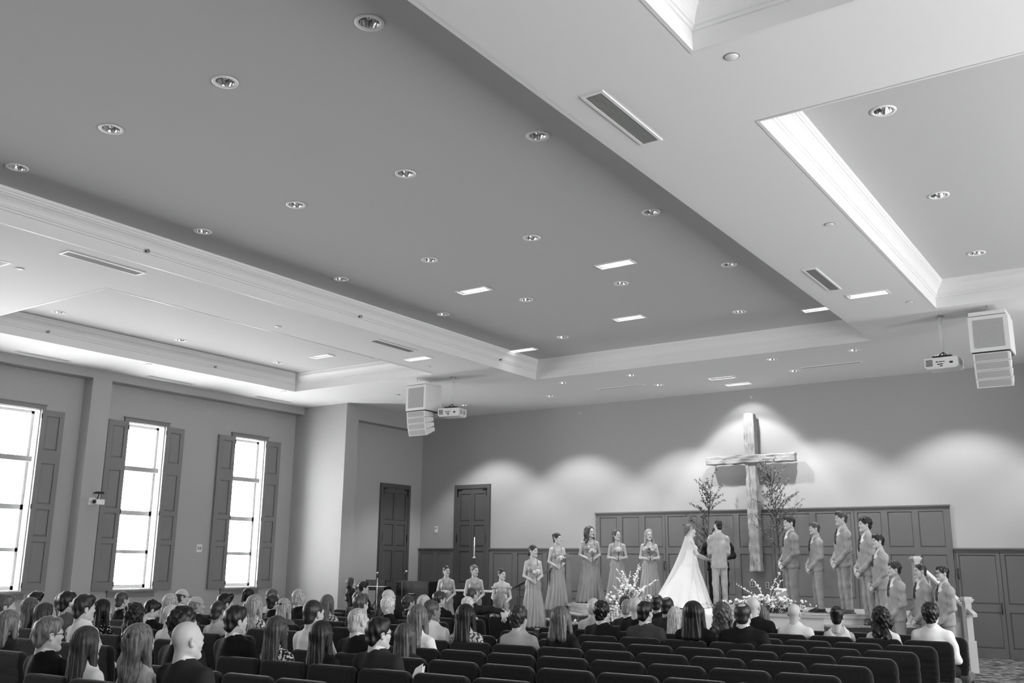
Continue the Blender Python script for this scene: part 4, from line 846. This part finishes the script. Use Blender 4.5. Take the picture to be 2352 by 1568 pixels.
def bouquet(x, y, z, big, lab, seed):
    rr = random.Random(seed); t = empty('bouquet', (x, y, z), label=lab, cat='bouquet', group='wedding bouquets'); n, w = (26, .15) if big else (19, .085)
    st_ = MB()
    for k in range(7): a = rr.uniform(0, 6.3); st_.tube([(.012 * math.cos(a), .012 * math.sin(a), -.13), (0, 0, -.02), (w * .5 * math.cos(a), w * .5 * math.sin(a), .07)], .004, 5)
    tag(st_.build('stems', M['leaf'], t), kind='stuff')
    for k in range(n):
        a = rr.uniform(0, 6.3); q = math.sqrt(rr.random()) * w; p = Vector((q * math.cos(a), q * math.sin(a), .1 + (w * .55) * (1 - (q / w) ** 2) + rr.uniform(-.02, .02))); rd = rr.uniform(.03, .042) * (1.15 if big else 1)
        b = MB()
        for j in range(5):
            t0 = 6.283 * j / 5; b.add([p + Vector((0, 0, -rd * .5)), p + Vector((math.cos(t0 - .7) * rd, math.sin(t0 - .7) * rd, rd * .2)), p + Vector((math.cos(t0) * rd * .9, math.sin(t0) * rd * .9, rd * .75)), p + Vector((math.cos(t0 + .7) * rd, math.sin(t0 + .7) * rd, rd * .2))], [(0, 1, 2, 3)], True)
        b.lathe([(.0005, rd * .5), (rd * .5, rd * .35), (rd * .62, 0), (.0005, -rd * .5)], p, 8); b.build('blossom', M['petal'] if (k % 3 or not big) else M['petalg'], t)
    b = MB()
    for k in range(34 if big else 7):
        a = rr.uniform(0, 6.3); q = w * rr.uniform(.7, 1.25); c = Vector((q * math.cos(a), q * math.sin(a), rr.uniform(.02, .12))); d = Vector((math.cos(a), math.sin(a), rr.uniform(-.4, .8))).normalized() * (.07 if big else .04); sd = Vector((-math.sin(a), math.cos(a), 0)) * .014
        b.add([c, c + d * .5 + sd, c + d, c + d * .5 - sd], [(0, 1, 2, 3)])
    tag(b.build('leaves', M['leaf'], t), kind='stuff')
for i, (x, y, z, h, hs, hv, dr, lab, pose, yaw, fc, wd) in enumerate(BM):
    p = woman(x, y, z, h, fc, hs, hv, dr, lab, pose, yaw, 0, wide=wd); s = h / 1.68; hz = {'bouquet': .95, 'low': .88, 'high': 1.03}[pose]; L = math.hypot(*fc)
    big = i == 7; q = .27 * s * wd + (.04 if big else 0)
    bouquet(x + fc[0] / L * q, y + fc[1] / L * q, z + (hz + (.07 if not big else .08)) * s, big, BQ[i], i)
GRG = 'groomsmen'
man(-6.54, -2.2, .86, 1.86, GF, 'short', .01, 'suitm', 'groomsman with a dark fringe in a darker grey suit, nearest the cross', yaw=.15, grp=GRG, wide=1.08)
man(-6.03, -2.2, .86, 1.735, GF, 'short', .07, 'suitl', 'short groomsman with side-parted brown hair', grp=GRG, shoem='shoe')
man(-5.45, -2.35, .86, 1.93, GF, 'wavytop', .05, 'suitl', 'tallest groomsman with swept-up light hair and brown shoes', grp=GRG, shoem='shoel')
man(-4.9, -2.75, .688, 1.97, GF, 'curlyshort', .008, 'suitl', 'groomsman with a mop of dark curls on the stage edge', grp=GRG)
man(-4.64, -2.92, .516, 1.81, GF, 'wavytop', .008, 'suitl', 'groomsman with a dark quiff on the steps wearing a bright boutonniere', grp=GRG)
man(-4.2, -3.75, 0, 1.83, GF, 'curlyshort', .02, 'suitl', 'bearded groomsman with wavy brown hair at the foot of the steps', grp=GRG)
man(-3.75, -3.85, 0, 1.80, GF, 'crew', .02, 'suitl', 'groomsman with a short fade haircut standing before the white newel post', grp=GRG)
man(-3.34, -4.15, 0, 1.765, GF, 'short', .008, 'suitl', 'groomsman wearing black glasses at the end of the line', glasses=True, grp=GRG)
man(-8.02, -2.35, .86, 1.825, (-.55, .83), 'crew', .006, 'suitl', 'groom in a pale grey suit seen from behind, holding hands with the bride', pose='hold', yaw=.45, boutonniere=False, shoem='shoel', wide=.9)
man(-8.48, -1.3, .86, 1.7, (.35, -.93), 'short', .02, 'suitk', 'officiant in a black suit standing behind the groom', pose='front', wide=1.32)
# the bride, her gown and veil
bride = woman(-8.62, -2.42, .86, 1.72, (.72, .69), 'bride', .10, None, 'bride in a full white gown with a long veil, holding the hands of the groom', 'join', -.15, 0, grp=None)
f = Field((-.85, -1.25, .0), (.85, .8, 1.42), .0135)
f.E((0, -.01, .89), (.2, .145, .14), .05); f.E((0, -.005, 1.2), (.147, .1, .17), .04); f.E((0, 0, 1.04), (.132, .1, .12), .05)
for s in (-1, 1): f.E((s * .06, .062, 1.2), (.062, .058, .062), .03)
f.C((0, -.01, .98), (0, -.1, .0), .12, .52, .05); f.C((0, -.1, .7), (0, -.36, -.08), .16, .5, .1); f.G(lambda x, y, z: z - 1.27 + .1 * (y < 0) + 0 * x, .01); f.G(lambda x, y, z: .006 - z + 0 * x + 0 * y, .004)
f.D(lambda x, y, z: .022 * np.clip(.98 - z, 0, 1) * np.sin(15 * np.arctan2(x, y + .1) + 2 * np.sin(2 * z)) + .01 * np.clip(1 - z, 0, 1) * np.sin(29 * np.arctan2(x, y + .1)))
V, Q = f.arrays(); gw = obj('gown', np_mesh('gown', V, Q), M['gown'], bride)
V = []; Q = []; nu, nv = 26, 40
for j in range(nv + 1):
    v = j / nv; wdt = .1 + .5 * v ** 1.05; back = -.07 - .1 * v - .68 * v ** 1.5; z = 1.645 - .06 * v - 1.55 * v
    for i in range(nu + 1):
        u = -1 + 2 * i / nu; fold = .03 * v * math.sin(u * 16 + 3 * v) * (1 - .3 * abs(u))
        V.append((u * wdt, back + (.1 + .42 * v) * (u * u) * (.8 if v < .5 else .9) + fold, max(.015, z - .012 * u * u)))
for j in range(nv):
    for i in range(nu): Q.append((j * (nu + 1) + i, j * (nu + 1) + i + 1, (j + 1) * (nu + 1) + i + 1, (j + 1) * (nu + 1) + i))
vm = np_mesh('veil', np.array(V), np.array(Q)); obj('veil', vm, M['veil'], bride)
# train spilling over the stage edge
V = []; Q = []; nu, nv = 14, 30
path = [(-8.35, -2.95, .885), (-8.1, -3.2, .88), (-7.98, -3.42, .868), (-7.93, -3.47, .80), (-7.9, -3.5, .55), (-7.88, -3.5, .38), (-7.86, -3.51, .24)]
for j in range(nv + 1):
    t = j / nv * (len(path) - 1); a = min(int(t), len(path) - 2); p = Vector(path[a]).lerp(Vector(path[a + 1]), t - a); wd = .36 - .2 * (j / nv) ** 1.5 - (.1 * max(0, j - 26) / 4)
    for i in range(nu + 1):
        u = -1 + 2 * i / nu; V.append((p.x + u * wd + .03 * math.sin(j * .35 + u), p.y - .04 + .028 * math.sin(u * 8 + j * .12) * min(1, j / 8), p.z + .01 * math.sin(u * 7 + 1) - .03 * u * u * (j > 20)))
for j in range(nv):
    for i in range(nu): Q.append((j * (nu + 1) + i, j * (nu + 1) + i + 1, (j + 1) * (nu + 1) + i + 1, (j + 1) * (nu + 1) + i))
tr = obj('train', np_mesh('train', np.array(V), np.array(Q)), M['gown'], bride)
bpy.context.view_layer.update(); tr.matrix_parent_inverse = bride.matrix_world.inverted()
# ------------------------------------------------------------------ cross, branches, flowers
wood = mat('weathered_beam', .36, .8); nt = wood.node_tree; tc = nt.nodes.new('ShaderNodeTexCoord'); mp = nt.nodes.new('ShaderNodeMapping'); mp.inputs['Scale'].default_value = (8, 8, 1.6)
nz = nt.nodes.new('ShaderNodeTexNoise'); nz.inputs['Scale'].default_value = 2.2; nz.inputs['Detail'].default_value = 7; nz.inputs['Roughness'].default_value = .7
cr = nt.nodes.new('ShaderNodeValToRGB'); e = cr.color_ramp.elements; e[0].position = .33; e[0].color = (.06, .06, .06, 1); e[1].position = .7; e[1].color = (.35, .35, .35, 1); q = e.new(.43); q.color = (.25, .25, .25, 1)
bp = nt.nodes.new('ShaderNodeBump'); bp.inputs['Strength'].default_value = .6; bp.inputs['Distance'].default_value = .02
for a, b in ((tc.outputs['Object'], mp.inputs[0]), (mp.outputs[0], nz.inputs[0]), (nz.outputs[0], cr.inputs[0]), (cr.outputs[0], nt.nodes['Principled BSDF'].inputs['Base Color']), (nz.outputs[0], bp.inputs['Height']), (bp.outputs[0], nt.nodes['Principled BSDF'].inputs['Normal'])): nt.links.new(a, b)
cross = empty('cross', (-8.0, -.2, 0), label='rough-hewn timber cross mounted on the front wall', cat='cross')
def beam(half, name, cracks, loc, rot):
    L = half[2]; f = Field((-half[0] - .05, -half[1] - .05, -L - .04), (half[0] + .05, half[1] + .05, L + .04), .0135); f.B((0, 0, 0), half, .012, .004)
    f.D(lambda x, y, z: .006 * np.sin(7 * z + 2) * np.sin(21 * x + 3 * z) + .005 * np.sin(13 * z + 30 * x) + .004 * np.sin(24 * z + 18 * y) + 0 * x)
    for x, z0, z1 in cracks: f.C((x, -half[1], z0), (x + .012, -half[1], z1), .009, .004, .004, (1, 2.2, 1), True)
    V, Q = f.arrays(); o = obj(name, np_mesh(name, V, Q), wood, cross); o.location = loc; o.rotation_euler = rot; return o
beam((.126, .11, 1.81), 'upright', [(-.03, .2, .95), (-.01, -.7, -.1), (.05, -1.6, -1.1), (-.06, 1.1, 1.7), (.07, -.45, -.1), (-.08, -1.7, -1.2), (.02, .95, 1.6)], (-.01, .0, 3.42), (0, 0, 0))
beam((.096, .1, 1.07), 'crossbeam', [(-.02, -.95, -.3), (.03, -.2, .5), (-.03, .4, 1.0)], (-.012, -.075, 4.155), (0, R(90), 0))
brl = mat('branch_leaf_grey', .1, .6)
def branch(loc, h, lean, lab, seed, pot):
    rr = random.Random(seed); t = empty('tall_branch_arrangement', loc, label=lab, cat='plant', group='tall branch arrangements')
    if pot: MB().lathe([(.0005, 0), (.1, 0), (.15, .36), (.165, .36), (.165, .4), (.14, .4), (.12, .35), (.0005, .34)], n=28).build('pot', M['newelw'], t)
    z0 = .34 if pot else 0; main = [Vector((lean * (q ** 1.6) * h, .03 * math.sin(q * 5), z0 + q * h)) for q in [i / 10 for i in range(11)]]
    MB().tube(main, [.014 - .0011 * i for i in range(11)], 6).build('main_stem', M['twig'], t)
    tw = MB(); lf = MB()
    for k in range(46):
        q = rr.uniform(.35, 1); b0 = main[0].lerp(main[-1], q); i = min(9, int(q * 10)); b0 = main[i].lerp(main[i + 1], q * 10 - i); a = rr.uniform(0, 6.3); d = Vector((math.cos(a), math.sin(a) * .35, rr.uniform(.5, 1.3))).normalized(); L = rr.uniform(.35, .95) * (1.2 - q * .6)
        b1 = b0 + d * L * .5 + Vector((0, 0, .02)); b2 = b1 + (d + Vector((rr.uniform(-.3, .3), 0, rr.uniform(-.4, .2)))).normalized() * L * .5; b2.y = min(b2.y, -loc[1] - .1); tw.tube([b0, b1, b2], [.005, .0035, .0018], 4)
        for n in range(28):
            w = rr.uniform(.15, 1); c = (b0.lerp(b1, w * 2) if w < .5 else b1.lerp(b2, w * 2 - 1)); e = Vector((rr.uniform(-1, 1), rr.uniform(-.6, .6), rr.uniform(-.6, 1))).normalized() * rr.uniform(.03, .06); sd = e.orthogonal().normalized() * .014
            lf.add([c, c + e * .5 + sd, c + e, c + e * .5 - sd], [(0, 1, 2, 3)])
    tag(tw.build('twigs', M['twig'], t), kind='stuff'); tag(lf.build('leaves', brl, t), kind='stuff'); return t
branch((-9.12, -.55, .86), 2.75, .09, 'tall leafy branches rising behind the bride', 5, False); branch((-7.3, -.62, .86), 2.5, -.055, 'tall leafy branches in a white pot behind the first groomsman', 9, True)
def flowers(loc, spread, lab, seed, wild, n=240):
    rr = random.Random(seed); t = empty('flower_arrangement', loc, label=lab, cat='flowers', group='floor flower arrangements'); st_ = MB(); pt = MB(); lf = MB()
    for k in range(int(n * .45)):
        x = rr.gauss(0, spread[0] * .5); y = rr.gauss(0, spread[1] * .45); up = rr.uniform(.12, spread[2]) * (1 - .5 * abs(x) / (spread[0] * 1.4)); b0 = Vector((x * .5, y * .5, 0)); b2 = Vector((x * 1.1, y, max(.05, up))); mid = b0.lerp(b2, .55) + Vector((rr.uniform(-.05, .05), rr.uniform(-.05, .05), .05)); st_.tube([b0, mid, b2], [.005, .004, .002], 4)
        for m in range(7):
            w = rr.uniform(.45, 1.0); c = b0.lerp(mid, w * 1.8) if w < .55 else mid.lerp(b2, (w - .55) / .45); e = Vector((rr.uniform(-1, 1), rr.uniform(-1, 1), rr.uniform(-.4, 1))).normalized() * rr.uniform(.03, .075); sd = e.orthogonal().normalized() * .013; (lf if m % 3 == 0 else pt).add([c, c + e * .5 + sd, c + e, c + e * .5 - sd], [(0, 1, 2, 3)])
        rd = rr.uniform(.015, .04); pt.lathe([(.0005, -rd), (rd * .9, -rd * .3), (rd, rd * .3), (.0005, rd)], b2, 7)
    for k in range(wild):
        a = rr.uniform(-1.1, 1.1); L = rr.uniform(.45, .85); pts = [Vector((0, 0, .1)), Vector((math.sin(a) * L * .5, rr.uniform(-.1, .1), .1 + math.cos(a) * L * .6)), Vector((math.sin(a) * L + rr.uniform(-.1, .1), rr.uniform(-.15, .15), .1 + math.cos(a) * L))]; pt.tube(pts, [.006, .004, .002], 4)
        for m in range(22):
            w = rr.uniform(.2, 1); c = pts[0].lerp(pts[1], w * 2) if w < .5 else pts[1].lerp(pts[2], w * 2 - 1); e = Vector((rr.uniform(-1, 1), rr.uniform(-1, 1), rr.uniform(-.2, 1))).normalized() * rr.uniform(.03, .06); sd = e.orthogonal().normalized() * .012; pt.add([c, c + e * .5 + sd, c + e, c + e * .5 - sd], [(0, 1, 2, 3)])
    for m, nm, k in ((st_, 'stems', 'leaf'), (pt, 'blossoms', 'petal'), (lf, 'leaves', 'leaf')): tag(m.build(nm, M[k], t), kind='stuff')
    for k in range(14):
        p = Vector((rr.gauss(0, spread[0] * .45), rr.gauss(-.03, spread[1] * .4), rr.uniform(.1, spread[2] * .45))); rd = rr.uniform(.035, .06); b = MB()
        for j in range(6): t0 = 1.047 * j; b.add([p + Vector((0, 0, -rd * .4)), p + Vector((math.cos(t0 - .6) * rd, math.sin(t0 - .6) * rd, 0)), p + Vector((math.cos(t0) * rd, math.sin(t0) * rd, rd * .7)), p + Vector((math.cos(t0 + .6) * rd, math.sin(t0 + .6) * rd, 0))], [(0, 1, 2, 3)], True)
        b.lathe([(.0005, rd * .6), (rd * .5, rd * .4), (rd * .6, 0), (.0005, -rd * .3)], p, 8); b.build('blossom', M['petal'], t)
flowers((-9.95, -3.62, 0), (.62, .3, 1.15), 'wild white arrangement with long curling branches before the bridesmaids', 3, 16); flowers((-9.75, -3.1, .86), (.5, .22, .5), 'spray of pale branches on the stage edge at the foot of the maid of honour', 13, 14, 160)
flowers((-6.75, -3.12, .86), (.75, .25, .34), 'low bank of white blossoms on the stage edge before the groomsmen', 4, 5, 300)
# ------------------------------------------------------------------ stair newels and rails
def newel(x, y, z0, h, m, lab):
    t = empty('newel_post', (x, y, z0), math.atan2(.652, .758), label=lab, cat='newel post', group='stair newel posts')
    MB().box(-.075, .075, -.075, .075, 0, .42 * h).build('base_block', m, t); MB().box(-.055, .055, -.055, .055, .42 * h, h - .09).build('shaft', m, t)
    MB().box(-.075, .075, -.075, .075, h - .09, h - .06).box(-.09, .09, -.09, .09, h - .06, h - .03).box(-.07, .07, -.07, .07, h - .03, h).build('cap', m, t)
nw = mat('newel_paint_lit', .5, .4); nd = mat('newel_paint_shade', .2, .4)  # one newel paint in two tones: window light and shade put into the colour
newel(-4.2, -2.0, .86, 1.09, nw, 'pale newel post at the top of the groomsmen steps'); newel(-3.17, -3.2, 0, 1.25, nw, 'tall pale newel post at the foot of the groomsmen steps')
newel(-11.94, -2.0, .86, 1.09, nd, 'shaded newel post at the top of the bridesmaid steps'); newel(-12.97, -3.2, 0, 1.25, nd, 'shaded newel post at the foot of the bridesmaid steps')
def handrail(a, b, m, lab):
    a, b = Vector(a), Vector(b); t = empty('stair_handrail', a, label=lab, cat='handrail', group='stair handrails'); d = (b - a); n = Vector((-d.y, d.x, 0)).normalized() * .04; e = d.normalized()
    ext = d + e * .3 + Vector((0, 0, .12)) * 0
    V = []
    for p in (Vector((0, 0, 0)), ext): V += [p - n + Vector((0, 0, -.025)), p + n + Vector((0, 0, -.025)), p + n + Vector((0, 0, .03)), p - n + Vector((0, 0, .03))]
    MB().add(V, [(0, 1, 2, 3), (7, 6, 5, 4), (0, 4, 5, 1), (1, 5, 6, 2), (2, 6, 7, 3), (3, 7, 4, 0)]).build('rail', m, t)
    for q in (.25, .5, .75): p = d * q; MB().tube([p + Vector((0, 0, -.9 + .0 * q)), p + Vector((0, 0, -.02))], .014, 8).build('baluster', m, t)
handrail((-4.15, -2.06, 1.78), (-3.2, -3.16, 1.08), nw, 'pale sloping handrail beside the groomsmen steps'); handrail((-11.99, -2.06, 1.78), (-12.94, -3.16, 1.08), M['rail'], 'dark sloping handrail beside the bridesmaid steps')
# ------------------------------------------------------------------ hung loudspeakers and projectors
def speaker(x, y, lab):
    t = empty('line_array_speaker', (x, y, 4.5), label=lab, cat='loudspeaker', group='hung loudspeaker arrays')
    for dy in (-.24, .24): b = MB(); b.tube([(0, dy, 1.24), (0, dy, ZC - 4.5)], .008, 6); b.build('hanging_chain', M['steel'], t)
    MB().box(-.27, .27, -.3, .3, 1.19, 1.25).build('rigging_frame', M['speaker'], t)
    sb = MB().box(-.29, .29, -.28, .3, .6, 1.18).build('bass_cabinet', M['speaker'], t); MB().box(-.22, .22, -.288, -.28, .66, 1.12).build('grille', M['grille'], sb)
    MB().box(-.27, .27, -.26, .2, .575, .6).build('coupling_bar', M['dark'], t)
    py, pz, ang = -.27, .575, R(4)
    for i in range(4):
        h = .14; ca, sa = math.cos(ang), math.sin(ang); P = lambda fy, fz: (py + fy * ca + fz * sa * 1.0, pz + fy * sa * -1 * -1 - fz * ca)
        prof = [(0, 0), (.2, .004), (.34, .022), (.34, h - .034), (0, h - .006)]
        pts = [(py + a * ca + b * sa, pz + a * sa - b * ca) for a, b in prof]
        V = [(sx * w, yy, zz) for sx in (-1, 1) for (yy, zz), w in zip(pts, (.265, .265, .24, .24, .265))]; n = 5
        c = MB().add(V, [tuple(range(n)), tuple(range(2 * n - 1, n - 1, -1))] + [(i2, n + i2, n + (i2 + 1) % n, (i2 + 1) % n) for i2 in range(n)]).build('array_module', M['speaker'], t)
        gp = [(py + a * ca + b * sa, pz + a * sa - b * ca) for a, b in ((-.004, .012), (-.004, h - .02))]
        MB().add([(-.235, *gp[0]), (.235, *gp[0]), (.235, *gp[1]), (-.235, *gp[1])], [(0, 1, 2, 3)]).build('grille', M['grille'], c)
        py, pz = py + h * sa, pz - h * ca; ang += R(5)
speaker(-13.96, -5.04, 'white line-array loudspeaker hung near the lit pier'); speaker(-2.11, -5.0, 'white line-array loudspeaker hung over the groomsmen side')
def projector(x, y, rz, lab):
    t = empty('ceiling_projector', (x, y, 4.93), rz, label=lab, cat='projector', group='ceiling projectors')
    MB().tube([(0, 0, .3), (0, 0, ZC - 4.93 - .02)], .028, 14).build('drop_pole', M['speaker'], t); MB().lathe([(.0005, 0), (.075, 0), (.075, .015), (.0005, .015)], (0, 0, ZC - 4.93 - .016), 20).build('ceiling_plate', M['steel'], t)
    MB().box(-.15, .15, -.12, .12, .21, .225).tube([(-.12, -.1, .18), (0, 0, .3)], .008, 6).tube([(.12, -.1, .18), (0, 0, .3)], .008, 6).tube([(0, .12, .18), (0, 0, .3)], .008, 6).build('mount_bracket', M['dark'], t)
    cs = MB().box(-.26, .26, -.2, .2, .02, .18).box(-.24, .24, -.18, .18, 0, .02).build('case', M['speaker'], t)
    for k in range(7): MB().box(-.235, -.13, -.206, -.2, .045 + .016 * k, .053 + .016 * k).build('vent_slot', M['dark'], cs)
    for a, b_, c, e in ((-.08, -.04, .1, .115), (-.03, .02, .1, .113), (.03, .055, .1, .113), (-.06, .03, .06, .075), (.13, .18, .07, .1), (-.02, .02, .03, .045)): MB().box(a, b_, -.205, -.2, c, e).build('port', M['dark'], cs)
    for a in (-.12, .03): MB().box(.26, .266, a, a + .1, .05, .15).build('side_grille', M['grille'], cs)
    MB().tube([(.08, .2, .1), (.08, .24, .1)], .06, 20).build('lens', M['dark'], t)
projector(-13.19, -4.94, .18, 'white projector on a ceiling pole near the window-side loudspeaker'); projector(-2.87, -4.93, -.05, 'white projector on a ceiling pole over the groomsmen side')
# ------------------------------------------------------------------ musicians' corner
t = empty('upright_piano', (-15.8, -3.0, 0), label='black upright piano turned with its back panel to the room', cat='piano')
MB().box(-.52, .52, -.05, .3, .08, 1.24).build('case', M['black'], t); MB().box(-.55, .55, -.08, .34, 1.24, 1.28).build('lid', M['black'], t); MB().box(-.52, .52, .3, .62, .62, .78).build('key_bed', M['black'], t); MB().box(-.46, .46, .34, .5, .78, .795).build('keys', M['ivory'], t)
for sx in (-1, 1): MB().box(sx * .48 - .04, sx * .48 + .04, .5, .58, 0, .62).build('leg', M['black'], t); MB().box(sx * .46 - .05, sx * .46 + .05, -.05, .3, 0, .08).build('foot', M['black'], t)
MB().tube([(-.1, -.05, .98), (-.1, -.08, .98), (.1, -.08, .98), (.1, -.05, .98)], .012, 8).build('carry_handle', M['steel'], t)
t = empty('stage_keyboard', (-16.75, -3.45, 0), .1, label='electronic keyboard on a stand in front of the pianist', cat='keyboard')
MB().box(-.45, .45, -.14, .16, 1.05, 1.14).build('body', M['black'], t); MB().box(-.42, .42, -.12, .0, 1.14, 1.152).build('keys', M['ivory'], t); MB().box(-.3, .3, .1, .13, 1.14, 1.3).build('music_desk', M['black'], t)
for sy in (-1, 1): MB().tube([(-.35, sy * .14, 0), (.35, sy * .1, 1.05)], .016, 8).build('stand_bar', M['dark'], t); MB().tube([(.35, sy * .14, 0), (-.35, sy * .1, 1.05)], .016, 8).build('stand_bar', M['dark'], t)
def mic(x, y, h, lean, lab, m):
    t = empty('microphone_stand', (x, y, 0), label=lab, cat='microphone', group='microphone stands'); MB().tube([(0, 0, .05), (0, 0, h - .12)], .011, 8).build('pole', m, t)
    for k in range(3): a = k * 2.094 + .4; MB().tube([(0, 0, .16), (.28 * math.cos(a), .28 * math.sin(a), .012)], .01, 6).build('leg', M['dark'], t)
    p = Vector((lean, 0, h)); MB().tube([(0, 0, h - .2), p * 1 - Vector((lean * .25, 0, .05))], .008, 6).build('boom', M['dark'], t); MB().tube([p - Vector((lean * .3, 0, .1)), p], [.014, .022], 10).build('microphone', M['dark'], t); MB().lathe([(.0005, .03), (.022, .02), (.028, 0), (.022, -.02), (.0005, -.03)], p, 12).build('grille_ball', M['steel'], t)
mic(-16.35, -3.72, 1.475, .0, 'straight microphone stand beside the keyboard', M['steel']); mic(-15.72, -3.52, 1.52, .12, 'boom microphone stand before the black piano', M['dark'])
pn = guest(-16.9, -3.95, 1.34, 'f', 'wavy', .02, 'blouse', 'suitk', 'woman with long dark waves in black seated at the keyboard', rz=-1.0, grp=None, yaw=.15)
mg = guest(-14.3, -6.3, 1.32, 'm', 'side', .006, 'jacket', 'suitk', 'young man with a black undercut seated near the microphone stands', rz=-.5, grp=None)
def stool(x, y, rz, lab):
    t = empty('padded_stool', (x, y, 0), rz, label=lab, cat='stool'); f = Field((-.3, -.25, .36), (.3, .25, .5), .015); f.B((0, 0, .425), (.25, .2, .04), .035); V, Q = f.arrays(); obj('seat', np_mesh('stool_seat', V, Q), M['chair'], t)
    for sx in (-1, 1):
        for sy in (-1, 1): MB().tube([(sx * .2, sy * .15, .4), (sx * .22, sy * .17, 0)], .015, 8).build('leg', M['frame'], t)
stool(-16.9, -3.95, -1.0, 'black padded bench under the keyboard player'); stool(-14.3, -6.3, -.5, 'black padded stool under the young man near the microphones')
t = empty('candle_stand', (-15.1, -1.45, 0), label='tall slim candle stand with a long white taper by the tall front door', cat='candle stand')
MB().lathe([(.0005, 0), (.16, 0), (.15, .02), (.03, .05), (.0005, .05)], n=24).build('base', M['dark'], t); MB().tube([(0, 0, .04), (0, 0, 1.86)], .012, 10).build('pole', M['dark'], t); MB().lathe([(.012, 0), (.05, .02), (.055, .05), (.03, .04), (.0005, .03)], (0, 0, 1.84), 20).build('cup', M['steel'], t); MB().tube([(0, 0, 1.87), (0, 0, 2.39)], [.016, .012], 12).build('taper', M['petal'], t); MB().tube([(0, 0, 2.12), (0, 0, 2.13)], .018, 12).build('band', M['dark'], t)
t = empty('console_table', (-14.85, -1.7, 0), label='narrow black console table with a white top edge behind the bridesmaids', cat='table')
MB().box(-.62, .62, -.2, .2, 1.03, 1.07).build('top', M['ivory'], t); MB().box(-.6, .6, -.18, .18, .2, 1.03).build('body', M['black'], t)
for sx in (-1, 1):
    for sy in (-1, 1): MB().box(sx * .55 - .03, sx * .55 + .03, sy * .14 - .03, sy * .14 + .03, 0, .2).build('leg', M['black'], t)
# ------------------------------------------------------------------ wall fittings and small things
t = empty('wall_camera', (XB, -9.62, 2.95), label='small white security camera on the pilaster with a dark lens hood', cat='camera')
MB().box(0, .03, -.07, .07, -.07, .09).build('mount_plate', M['white'], t); MB().tube([(.03, 0, 0), (.14, .0, .0)], .03, 12).build('arm', M['white'], t)
MB().box(.1, .26, -.02, .16, -.06, .05).build('housing', M['white'], t); MB().tube([(.18, -.06, .0), (.18, -.02, .0)], .04, 16).build('lens', M['dark'], t); MB().tube([(.16, .04, .05), (.18, .06, .17)], .012, 8).build('bracket', M['dark'], t); MB().box(.1, .24, .0, .14, .17, .215).build('hood', M['dark'], t)
def plate(name, lab, cat, loc, axis, w, h, parts, grp=None):
    t = empty(name, loc, label=lab, cat=cat, group=grp); f = (lambda b, a0, a1, p0, p1, z0, z1: b.box(a0, a1, -p1, -p0, z0, z1)) if axis == 'y' else (lambda b, a0, a1, p0, p1, z0, z1: b.box(p0, p1, a0, a1, z0, z1))
    f(MB(), -w, w, 0, .008, -h, h).build('cover_plate', M['white'] if 'outlet' not in name else M['vent'], t)
    for n, m, a0, a1, z0, z1 in parts: f(MB(), a0, a1, .008, .014, z0, z1).build(n, M[m], t)
plate('light_switch', 'white switch plate between the two full windows', 'switch', (XR, -6.43, 2.02), 'x', .075, .09, [('rocker', 'vent', -.045, -.01, -.04, .04), ('rocker', 'vent', .01, .045, -.04, .04)])
plate('thermostat', 'white thermostat on the front wall beside the tall door', 'thermostat', (-17.55, 0, 2.66), 'y', .05, .09, [('display', 'vent', -.03, .03, .01, .06)])
plate('wall_outlet', 'wall outlet low in the panelling between two bridesmaids', 'outlet', (-10.15, -.042, 1.32), 'y', .045, .07, [('socket', 'dark', -.018, .018, .012, .045), ('socket', 'dark', -.018, .018, -.045, -.012)], 'panel outlets')
plate('wall_outlet', 'dark four-hole outlet box under the foot of the cross', 'outlet', (-8.18, -.042, 1.33), 'y', .07, .07, [('socket', 'dark', -.045, -.012, .012, .045), ('socket', 'dark', .012, .045, .012, .045), ('socket', 'dark', -.045, -.012, -.045, -.012), ('socket', 'dark', .012, .045, -.045, -.012)], 'panel outlets')
plate('wall_outlet', 'small wall outlet beside the foot of the cross', 'outlet', (-7.84, -.042, 1.31), 'y', .045, .07, [('socket', 'dark', -.018, .018, .012, .045), ('socket', 'dark', -.018, .018, -.045, -.012)], 'panel outlets')
for x, l in ((-12.75, 'tiny round sensor high on the front wall over the bridesmaids'), (-8.03, 'tiny round sensor high on the front wall above the cross')):
    t = empty('wall_sensor', (x, 0, 5.66), label=l, cat='sensor', group='wall sensors'); o = MB().lathe([(.0005, .025), (.028, .02), (.032, 0)], n=16).build('dome', M['white'], t, rot=(R(90), 0, 0)); MB().lathe([(.0005, .03), (.01, .028), (.012, .02)], n=10).build('eye', M['dark'], o)
V = [(0, 0, 0), (.09, .02, .0), (.1, .03, .13), (.04, .01, .09)]
t = empty('paper_program', (-5.15, row_y(-1, -5.2) + .12, .835), label='white folded paper program held up beside the man in black glasses', cat='paper')
MB().add(V + [(x, y + .003, z) for x, y, z in V], [(0, 1, 2, 3), (7, 6, 5, 4), (0, 4, 5, 1), (1, 5, 6, 2), (2, 6, 7, 3), (3, 7, 4, 0)]).build('front_leaf', M['paper'], t); MB().add([(0, .004, 0), (.085, .05, 0), (.095, .06, .11), (.03, .03, .08), (0, .007, 0), (.085, .053, 0), (.095, .063, .11), (.03, .033, .08)], [(0, 1, 2, 3), (7, 6, 5, 4), (0, 4, 5, 1), (1, 5, 6, 2), (2, 6, 7, 3), (3, 7, 4, 0)]).build('back_leaf', M['paper'], t)
